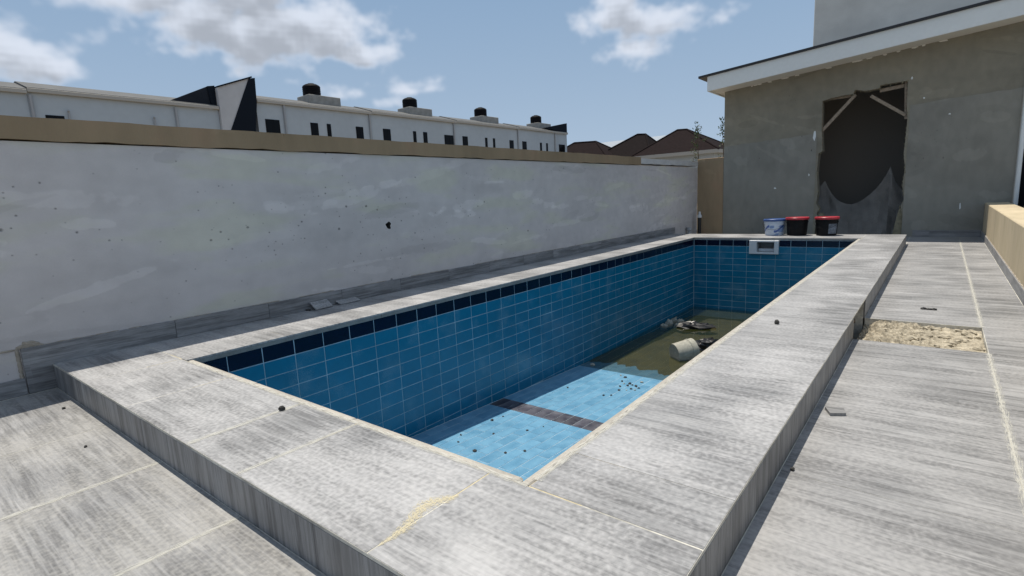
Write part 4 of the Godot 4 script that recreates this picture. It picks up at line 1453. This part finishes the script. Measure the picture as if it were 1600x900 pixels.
func make_terraces() -> void:
	var e := [5.68, 5.72, 5.76, 5.80]
	var B := [
		["white terraced house directly beside the tall navy and white fin", -11.75, -18.2, [[-12.1, -12.8, 4.97], [-14.43, -14.85, 4.98], [-15.36, -15.59, 4.99], [-17.13, -17.6, 4.98]], [-13.08, -18.06]],
		["white terraced house second along from the navy and white fin", -18.2, -24.9, [[-18.95, -19.48, 4.99], [-21.19, -21.43, 5.0], [-22.0, -22.33, 5.0], [-23.8, -24.6, 4.94]], [-24.67]],
		["white terraced house third along from the navy and white fin", -24.9, -31.6, [[-25.47, -25.97, 4.95], [-27.74, -27.98, 4.98], [-28.58, -28.81, 4.98], [-30.45, -30.93, 4.95]], [-31.45]],
		["white terraced house at the end of the row with a navy wedge parapet", -31.6, -38.25, [[-32.0, -32.53, 4.95], [-34.3, -34.56, 4.96], [-35.15, -35.39, 4.96], [-37.0, -37.9, 4.95]], [-36.4]],
	]
	var tz := [-15.52, -22.27, -28.9, -35.7]
	for i in 4:
		var h := terraced(B[i][0], B[i][1], B[i][2], e[i], B[i][3])
		for z in B[i][4]:
			obj("downpipe", mb().tube([Vector3(-21.94, -0.3, z), Vector3(-21.94, e[i], z)], 0.05, 8), M.pipe_grey, h)
		# concrete plinth on the roof and the tank standing on it
		obj("tank_plinth", mb().box(Vector3(-23.9, e[i] + 0.35, tz[i] - 1.35), Vector3(-22.75, e[i] + 0.86, tz[i] + 0.52), 0.02), M.concrete, h)
		var by: float = e[i] + 0.86
		var t := thing("water_tank", ["black ribbed plastic water tank on the roof nearest the navy fin", "black ribbed plastic water tank on the second roof from the navy fin", "black ribbed plastic water tank on the third roof from the navy fin", "black ribbed plastic water tank beside the navy wedge parapet"][i], "water tank", Vector3(-23.3, by, tz[i]), "black rooftop water tanks")
		var pr := [Vector2(0.0, 0.0), Vector2(0.43, 0.0), Vector2(0.44, 0.02)]
		for k in 5:
			var y := 0.03 + k * 0.095
			pr.append_array([Vector2(0.44, y), Vector2(0.455, y + 0.02), Vector2(0.455, y + 0.06), Vector2(0.44, y + 0.08)])
		pr.append_array([Vector2(0.42, 0.53), Vector2(0.30, 0.60), Vector2(0.17, 0.615)])
		obj("tank_body", mb().lathe(pr, 24), M.tank, t)
		obj("lid", mb().lathe([Vector2(0.17, 0.61), Vector2(0.18, 0.625), Vector2(0.17, 0.65), Vector2(0.0, 0.665)], 20), M.tank, t)
		if i == 3:
			obj("wedge_parapet", mb().prism_x(PackedVector2Array([Vector2(-34.9, 6.12), Vector2(-38.24, 6.72), Vector2(-38.24, 5.96)]), -22.25, -21.95), M.house_navy, h)
	# lower row to the left of the fin
	var A := [["lower white house joined to the navy and white fin, slate wedge on its roof", -3.65, -10.03, [], [-8.3], [-7.46]], ["lower white house with a dark window just showing over the beige coping", 3.2, -3.65, [], [-3.72], []]]
	for i in 2:
		var h := terraced(A[i][0], A[i][1], A[i][2], 5.12 + (0.06 if i == 0 else 0.0), [[-4.05, -4.58, 4.46]] if i == 0 else [[0.6, -0.3, 4.46]])
		for z in A[i][4]:
			obj("downpipe", mb().tube([Vector3(-21.94, -0.3, z), Vector3(-21.94, 5.1, z)], 0.05, 8), M.pipe_grey, h)
		if i == 0:
			for z in [-4.72, -7.46]:
				obj("vent_pipe", mb().tube([Vector3(-21.93, 3.8, z), Vector3(-21.93, 4.6, z), Vector3(-21.86, 4.66, z + 0.03)], 0.035, 8), M.pipe_grey, h)
			var wd := obj("wedge_parapet", mb().prism_x(PackedVector2Array([Vector2(-8.1, 5.36), Vector2(-9.72, 6.14), Vector2(-10.02, 6.2), Vector2(-10.02, 5.30)]), -22.6, -22.12), M.house_slate, h)
			wd.set_meta("label", "dark slate coloured wedge on the roof edge")
			obj("wedge_end", mb().prism_x(PackedVector2Array([Vector2(-9.72, 6.15), Vector2(-10.025, 6.21), Vector2(-10.025, 5.34), Vector2(-9.80, 5.40)]), -22.12, -22.05), M.house_navy, h)
	var f := thing("fin_wall", "tall slanting fin of white panel and navy triangle between the terraced houses", "wall")
	obj("white_panel", mb().prism_x(PackedVector2Array([Vector2(-10.04, -0.3), Vector2(-10.04, 6.10), Vector2(-11.47, 6.66), Vector2(-10.33, 4.2), Vector2(-10.33, -0.3)]), -22.6, -21.84), M.house_fin, f)
	var nv := obj("navy_panel", mb().prism_x(PackedVector2Array([Vector2(-10.332, -0.3), Vector2(-10.332, 4.2), Vector2(-11.472, 6.66), Vector2(-11.748, 6.72), Vector2(-11.70, 5.6), Vector2(-11.5, 4.4), Vector2(-11.5, -0.3)]), -22.6, -21.80), M.house_navy, f)
	nv.set_meta("label", "navy triangular panel")
	obj("cap", mb().bar(Vector3(-22.2, 6.13, -10.04), Vector3(-22.2, 6.74, -11.6), 0.85, 0.06), M.house_navy, f)

# ---------------------------------------------------------------- far hipped houses and the thin trees
func hip(label: String, x0: float, x1: float, z0: float, z1: float, eave: float, r0: Vector3, r1: Vector3, mat: Material, wall: Material) -> void:
	var h := thing("bungalow", label, "house", Vector3.ZERO, "dark roofed bungalows behind the far wall")
	obj("wall", mb().box(Vector3(x0 + 0.5, -0.3, z1 + 0.5), Vector3(x1 - 0.5, eave, z0 - 0.5)), wall, h)
	var r := mb()
	var c := [Vector3(x0, eave, z0), Vector3(x1, eave, z0), Vector3(x1, eave, z1), Vector3(x0, eave, z1)]
	var add := func(a: Vector3, b: Vector3, d: Vector3, e: Vector3) -> void:
		var nn := (b - a).cross(e - a).normalized()
		if nn.y < 0: nn = -nn
		r.quad(a, b, d, e, nn)
	add.call(c[0], c[1], r1, r0)
	add.call(c[2], c[3], r0, r1)
	add.call(c[1], c[2], r1, r1.lerp(c[1], 0.001))
	add.call(c[3], c[0], r0, r0.lerp(c[3], 0.001))
	var ro := obj("roof", r, mat, h)
	obj("ridge_cap", mb().tube([r0, r1], 0.09, 6), mat, ro)
	for k in 4:
		obj("ridge_cap", mb().tube([c[k], r0 if k == 0 or k == 3 else r1], 0.08, 6), mat, ro)
	var fb := mb()
	fb.box(Vector3(x0, eave - 0.28, z0 - 0.03), Vector3(x1, eave - 0.002, z0), 0.01)
	fb.box(Vector3(x1 - 0.03, eave - 0.28, z1), Vector3(x1, eave - 0.002, z0 - 0.031), 0.01)
	obj("fascia", fb, M.house_gutter, ro)
	obj("soffit", mb().box(Vector3(x0, eave - 0.24, z1), Vector3(x1 - 0.03, eave - 0.2, z0 - 0.031)), M.house_gutter, ro)

func make_far_houses() -> void:
	hip("dark brown hipped roof bungalow closest to the grey outbuilding", -17.0, -10.0, -40.0, -47.0, 3.62, Vector3(-14.5, 5.66, -43.5), Vector3(-13.7, 5.62, -43.5), M.shingle, M.house_white)
	hip("dark brown hipped roof bungalow between its two darker neighbours", -22.5, -15.9, -41.5, -48.0, 3.5, Vector3(-18.6, 5.82, -44.6), Vector3(-17.8, 5.75, -44.6), M.shingle2, M.house_white)
	hip("small dark roofed bungalow just past the white terrace end", -27.0, -19.4, -40.5, -46.0, 3.75, Vector3(-24.2, 5.56, -43.0), Vector3(-21.9, 5.46, -43.0), M.shingle, M.house_white)
	var g := thing("metal_roof_house", "house with a pale blue grey metal roof behind the brown bungalows", "house")
	obj("wall", mb().box(Vector3(-30.0, -0.3, -60.0), Vector3(-20.0, 5.4, -54.0)), M.house_white, g)
	obj("roof", mb().prism_x(PackedVector2Array([Vector2(-53.0, 5.2), Vector2(-57.0, 6.75), Vector2(-61.0, 5.2)]), -30.5, -19.5), M.metal_roof, g)
	# thin trees beyond the return wall
	var spots := [[px(1091, 246, 2, -12.0).x, 2.33, "slender young tree with sparse leaves beside the dark bungalow roof", 61], [px(1130.5, 230, 2, -12.4).x, 2.42, "thin leafy sapling half hidden by the outbuilding corner", 62]]
	for s in spots:
		var zz := -12.0 if s[3] == 61 else -12.4
		var t := thing("young_tree", s[2], "tree", Vector3(s[0], -0.3, zz))
		var r := RandomNumberGenerator.new()
		r.seed = s[3]
		var H: float = s[1] + 0.3
		var pts := []
		for k in 9:
			var q := k / 8.0
			pts.append(Vector3(0.04 * sin(q * 5.0), H * q * 0.97, 0.03 * cos(q * 4.0) - 0.03))
		var tr := mb()
		for k in 8:
			tr.tube([pts[k], pts[k + 1]], 0.022 * (1.0 - 0.8 * k / 8.0), 6)
		var crown := mb()
		for b in 13:
			var y := lerpf(1.45, H * 0.93, b / 12.0)
			var an := r.randf() * TAU
			var ln := r.randf_range(0.09, 0.2) * (1.0 if b < 10 else 0.6)
			if b == 9: 
				an = 0.15
				ln = 0.26
			var st := Vector3(0.04 * sin(y / H * 5.0), y, 0.0)
			var en := st + Vector3(cos(an) * ln, r.randf_range(0.02, 0.10), sin(an) * ln)
			tr.tube([st, en], 0.006, 5)
			for k in 15:
				var p := st.lerp(en, r.randf_range(0.1, 1.05)) + Vector3(r.randfn(0, 0.022), r.randfn(0, 0.03), r.randfn(0, 0.022))
				var d := Vector3(r.randfn(0, 1), r.randfn(0.2, 0.7), r.randfn(0, 1)).normalized()
				var sd := d.cross(Vector3(r.randfn(0, 1), r.randfn(0, 1), r.randfn(0, 1))).normalized()
				var L := r.randf_range(0.035, 0.06)
				var nn := d.cross(sd).normalized()
				crown.quad(p, p + d * L * 0.5 + sd * L * 0.24, p + d * L, p + d * L * 0.5 - sd * L * 0.24, nn)
		for k in 50:
			var p := Vector3(0.04 * sin(4.7) + r.randfn(0, 0.03), H * r.randf_range(0.84, 1.0), r.randfn(0, 0.03))
			var d := Vector3(r.randfn(0, 0.6), 1.0, r.randfn(0, 0.6)).normalized()
			var sd := d.cross(Vector3(r.randfn(0, 1), 0.1, r.randfn(0, 1))).normalized()
			crown.quad(p, p + d * 0.03 + sd * 0.012, p + d * 0.065, p + d * 0.03 - sd * 0.012, d.cross(sd))
		obj("trunk", tr, M.bark, t)
		obj("crown", crown, M.leaf, t)

# ---------------------------------------------------------------- buckets, pipes, loose bits
func bucket_shape(rb: float, rt: float, h: float) -> MB:
	return mb().lathe([Vector2(0, 0.004), Vector2(rb - 0.01, 0.004), Vector2(rb, 0.0), Vector2(rb + 0.003, 0.012), Vector2(lerpf(rb, rt, 0.72), h * 0.72), Vector2(lerpf(rb, rt, 0.72) + 0.006, h * 0.73), Vector2(lerpf(rb, rt, 0.78) + 0.006, h * 0.78), Vector2(lerpf(rb, rt, 0.79), h * 0.79), Vector2(rt, h), Vector2(rt - 0.006, h), Vector2(rb - 0.004, 0.012), Vector2(0, 0.012)], 36)

func bucket(label: String, at: Vector3, bm: Material, lm: Material, h: float, labelled: Material) -> void:
	var b := thing("paint_bucket", label, "bucket", at, "paint buckets on the far deck edge")
	obj("bucket_body", bucket_shape(0.128, 0.15, h), bm, b)
	var lid := obj("lid", mb().lathe([Vector2(0.152, h - 0.026), Vector2(0.160, h - 0.024), Vector2(0.161, h + 0.002), Vector2(0.156, h + 0.007), Vector2(0.140, h + 0.006), Vector2(0.136, h - 0.001), Vector2(0.0, h + 0.002)], 36), lm, b)
	lid.rotation.z = rng.randf_range(-0.01, 0.01)
	var pts := []
	for k in 13:
		var a := PI * k / 12.0
		pts.append(Vector3(cos(a) * 0.156, h * 0.80 - sin(a) * 0.10, 0.06 + sin(a) * 0.105))
	obj("handle", mb().tube(pts, 0.0022, 6), M.frame_dark, b)
	if labelled:
		var l := mb()
		for k in 10:
			var a0 := 0.35 + 0.09 * k
			var a1 := a0 + 0.09
			var p := []
			for q in [[a0, 0.03], [a1, 0.03], [a1, h * 0.66], [a0, h * 0.66]]:
				var rr: float = lerpf(0.128, 0.15, q[1] / h) + 0.0045
				p.append(Vector3(cos(q[0]) * rr, q[1], sin(q[0]) * rr))
			l.quad(p[0], p[1], p[2], p[3], Vector3(cos(a0), 0, sin(a0)))
		obj("label", l, labelled, b)

func bucket_print() -> ImageTexture:
	var w := 256
	var h := 128
	var n := noise(w, h, w, h, 0.02, 3, 320)
	var n2 := noise(w, h, w, h, 0.05, 2, 321)
	var d := PackedByteArray()
	d.resize(w * h * 3)
	for y in h:
		for x in w:
			var i := y * w + x
			var u := fposmod(x / 64.0, 1.0)
			var v := 1.0 - float(y) / h
			var c := Vector3(0.52, 0.58, 0.66)
			var wave := absf(v - 0.42 - 0.16 * sin(u * 5.0 + 0.6))
			if wave < 0.07 and u > 0.2 and u < 0.9:
				c = Vector3(0.06, 0.12, 0.34)
			elif n[i] > 165 and v < 0.62:
				c = Vector3(0.20, 0.29, 0.48)
			elif v > 0.86:
				c = Vector3(0.05, 0.09, 0.26)
			c *= 0.9 + 0.2 * n2[i] / 255.0
			for k in 3:
				d[i * 3 + k] = srgb(c[k])
	return tex(w, h, d)

func chip(called: String, label: String, cat: String, at: Vector3, r: Vector3, sd: int, mat: Material, group := "", rough := 0.35) -> void:
	var o := obj(called, mb().lump(Vector3(0, r.y * 0.7, 0), r, sd, rough, 6, 9), mat)
	o.position = at
	o.rotation.y = sd * 1.7
	tag(o, label, cat, group)

func make_small_things() -> void:
	var pr := textured(bucket_print(), 0.35)
	pr.uv1_scale = Vector3(1, -4.0, 1)
	var red := plain(Vector3(0.42, 0.035, 0.05), 0.35)
	var black := plain(Vector3(0.006, 0.006, 0.007), 0.5, 0.3)
	var bluelid := plain(Vector3(0.04, 0.09, 0.25), 0.4)
	var greylabel := textured(mottled(128, Vector3(0.13, 0.155, 0.19), 0.9, 0.03, 0.08, 330), 0.5)
	greylabel.uv1_scale = Vector3.ONE * 4.0
	var zb := -7.77
	bucket("white paint bucket with blue print and blue lid on the pool deck", Vector3(px(1210, 366, 2, zb).x, 0.0008, zb), pr, bluelid, 0.242, null)
	bucket("black paint bucket with a red lid beside the white and blue bucket", Vector3(px(1245, 366, 2, zb).x, 0.0008, zb), black, red, 0.262, null)
	bucket("black paint bucket with red lid, grey label and white drips before the doorway", Vector3(px(1291, 366, 2, zb).x, 0.0008, zb), black, red, 0.262, greylabel)
	# pipe stubs in the far corner
	var p1 := thing("pipe_stub", "short grey pipe stub at the foot of the boundary wall", "pipe", Vector3(-0.575, FLOOR_Y, -8.62), "pipe stubs in the far corner")
	obj("pipe", mb().lathe([Vector2(0.028, 0), Vector2(0.028, 0.13), Vector2(0.05, 0.15), Vector2(0.05, 0.2), Vector2(0.044, 0.2), Vector2(0.044, 0.15), Vector2(0, 0.14)], 16), M.pipe_grey, p1)
	var p2 := thing("pipe_stub", "taller black pipe with a pale cap in the wall corner", "pipe", Vector3(px(1093, 350, 2, -8.95).x, FLOOR_Y, -8.95), "pipe stubs in the far corner")
	obj("pipe", mb().lathe([Vector2(0.03, 0), Vector2(0.03, 0.36), Vector2(0, 0.36)], 16), M.pipe_black, p2)
	obj("cap", mb().lathe([Vector2(0.0, 0.36), Vector2(0.042, 0.36), Vector2(0.042, 0.40), Vector2(0.024, 0.42), Vector2(0.018, 0.47), Vector2(0, 0.475)], 16), M.pvc, p2)

	# two loose tile offcuts lying by the boundary wall
	var spec := [[Vector3(-0.60, 0.0, -0.965), 0.155, 0.085, -1.30, 0.10, "grey tile offcut tipped on a stone against the wall skirting"], [Vector3(-0.61, 0.0, -1.205), 0.19, 0.07, -1.42, 0.05, "thin grey tile offcut leaning behind the tipped offcut by the wall"]]
	for k in 2:
		var s: Array = spec[k]
		var t := mb(0, 0.8, any_off())
		t.box(Vector3(-s[1] / 2, 0, -s[2] / 2), Vector3(s[1] / 2, 0.009, s[2] / 2), 0.001)
		var o := obj("tile_offcut", t, M.tile[k])
		# long side along the wall, far edge propped on the skirting
		var tilt := 0.62 if k == 0 else 0.28
		o.basis = Basis(Vector3.UP, 0.10 if k == 0 else 0.02) * Basis(Vector3(0, 0, 1), -tilt) * Basis(Vector3.UP, PI / 2)
		o.position = Vector3(-0.582 if k == 0 else -0.588, 0.002 + 0.5 * s[2] * sin(tilt), s[0].z)
		tag(o, s[5], "tile offcut", "tile offcuts by the wall")
	chip("mortar_crumb", "dark crumb of mortar next to the tipped tile offcut", "mortar crumb", px(482, 485.5, 1, 0.0), Vector3(0.022, 0.009, 0.014), 41, M.stone_dark)
	chip("mortar_crumb", "small dark crumb of mortar between the two tile offcuts", "mortar crumb", px(516, 478, 1, 0.004), Vector3(0.010, 0.012, 0.012), 42, M.stone_dark)
	# pebbles on the deck and the terrace
	chip("pebble", "dark angular pebble on the deck before the pool edge", "pebble", px(441, 641, 1, 0.0), Vector3(0.0125, 0.011, 0.011), 43, M.stone_dark)
	chip("pebble", "dark square pebble on the long deck strip by a tile joint", "pebble", px(1214, 506, 1, 0.0), Vector3(0.014, 0.014, 0.014), 44, M.stone_dark)
	chip("pebble", "tiny dark pebble on the terrace near the boundary wall corner", "pebble", px(100, 639, 1, FLOOR_Y), Vector3(0.007, 0.006, 0.007), 45, M.stone_dark)
	chip("pebble", "tiny dark pebble on the terrace below the deck step", "pebble", px(134, 699, 1, FLOOR_Y), Vector3(0.006, 0.005, 0.006), 46, M.stone_dark)
	chip("pebble", "small grey pebble at the foot of the deck side", "pebble", px(1238, 735, 1, FLOOR_Y), Vector3(0.008, 0.006, 0.006), 47, M.stone_dark)
	# tile chip on the terrace
	var a := px(1289, 640, 1, FLOOR_Y)
	var b := px(1318, 642, 1, FLOOR_Y)
	var c := px(1322, 650, 1, FLOOR_Y)
	var d := px(1297, 650, 1, FLOOR_Y)
	var fr := mb(0, 0.8, any_off())
	var hh := Vector3(0, 0.012, 0)
	fr.quad(a + hh, b + hh, c + hh, d + hh, Vector3.UP)
	for q in [[a, b], [b, c], [c, d], [d, a]]:
		var nn: Vector3 = (q[1] - q[0] as Vector3).cross(Vector3.UP).normalized()
		if nn.dot((q[0] + q[1]) / 2 - (a + b + c + d) / 4) < 0: nn = -nn
		fr.quad(q[0], q[1], q[1] + hh, q[0] + hh, nn)
	var fo := obj("tile_fragment", fr, M.skirt[0])
	tag(fo, "broken corner of a grey tile lying on the terrace floor", "tile fragment")
	var rb := mb()
	rb.lump(Vector3(-0.028, 0.006, 0), Vector3(0.02, 0.009, 0.012), 51, 0.3)
	rb.lump(Vector3(0.002, 0.005, 0.003), Vector3(0.022, 0.007, 0.010), 52, 0.3)
	rb.lump(Vector3(0.03, 0.006, 0.002), Vector3(0.016, 0.008, 0.011), 53, 0.3)
	var ro := obj("rubber_strip", rb, M.pipe_black)
	ro.position = px(1451, 484, 1, FLOOR_Y)
	tag(ro, "short black scrap lying on the terrace near the missing tile", "scrap")

	# chips on the dry pool floor
	var lit := [[769, 657, 1.3], [720, 680, 0.8], [771, 678, 0.9], [716, 691, 0.8], [742, 705, 1.5], [824, 673, 0.9], [820, 705, 1.0], [790, 708, 0.9], [887, 606, 1.1], [786, 651, 0.7], [849, 667, 0.6], [943, 618, 1.0], [955, 618, 1.0], [967, 610, 1.2]]
	for k in lit.size():
		var q: Array = lit[k]
		var p := px(q[0], q[1], 1, -1.05)
		p = px(q[0], q[1], 1, -0.944 + 0.05 * p.z)
		p = px(q[0], q[1], 1, -0.944 + 0.05 * p.z)
		chip("mortar_chip", "small dark mortar chip lying on the pale blue pool floor", "mortar chip", p, Vector3(0.011, 0.006, 0.009) * q[2], 400 + k, M.stone_dark, "mortar chips on the pool floor", 0.5)
	var shore := [[970, 587], [977, 590], [969, 604], [975, 600], [981, 603], [986, 608], [992, 610], [984, 600], [998, 607], [979, 610], [988, 602], [972, 596], [1003, 598], [994, 604]]
	for k in shore.size():
		var q: Array = shore[k]
		var p := px(q[0], q[1], 1, -1.1)
		p = px(q[0], q[1], 1, -0.944 + 0.05 * p.z)
		p = px(q[0], q[1], 1, -0.944 + 0.05 * p.z)
		chip("mortar_chip", "broken mortar chip in the scatter at the edge of the murky water", "mortar chip", p, Vector3(0.014, 0.007, 0.010) * rng.randf_range(0.6, 1.4), 430 + k, M.stone_dark if k % 3 else M.stone_pale, "mortar chips by the water edge", 0.5)
	# tipped bucket in the water
	var bk := thing("sunken_bucket", "pale dirty bucket lying on its side in the murky water", "bucket", Vector3(0.86, -1.19, -4.53))
	var bb := obj("bucket_body", bucket_shape(0.115, 0.135, 0.24), M.stone_pale, bk)
	# lying down: its closed end turned to the pool's shallow end
	bb.basis = Basis(Quaternion(Vector3.UP, Vector3(0.62, 0.10, -0.78).normalized())) * Basis(Vector3.UP, 0.6)
	bb.position = Vector3(-0.06, 0.115, 0.08)
	var bag := obj("black_bag", mb().lump(Vector3(0, 0.04, 0), Vector3(0.16, 0.10, 0.13), 71, 0.4, 12, 18), M.black_bag)
	bag.position = Vector3(0.98, -1.15, -5.0)
	tag(bag, "crumpled black bag in the water behind the tipped bucket", "bag")
	var bag2 := obj("black_bag", mb().lump(Vector3(0, 0.02, 0), Vector3(0.22, 0.07, 0.12), 72, 0.4, 12, 18), M.black_bag)
	bag2.position = Vector3(0.5, -1.15, -5.95)
	bag2.rotation.y = 0.4
	tag(bag2, "flat black bag in the water beside the pale rubble", "bag")
	var rub := [[1037, 509, 1.0], [1046, 505, 1.3], [1053, 501, 1.2], [1063, 502, 1.1], [1059, 508, 1.0], [1069, 508, 0.9]]
	for k in rub.size():
		var q: Array = rub[k]
		var p := px(q[0], q[1], 1, WATER_Y)
		chip("rubble_stone", "pale lump of rubble poking out of the murky water", "rubble", p - Vector3(0, 0.055, 0), Vector3(0.055, 0.05, 0.045) * q[2], 460 + k, M.stone_pale, "rubble in the pool water", 0.45)
	chip("rubble_stone", "small stone at the waterline by the tiled pool wall", "rubble", px(926, 570, 1, WATER_Y) - Vector3(0, 0.02, 0), Vector3(0.03, 0.022, 0.025), 470, M.stone_pale)
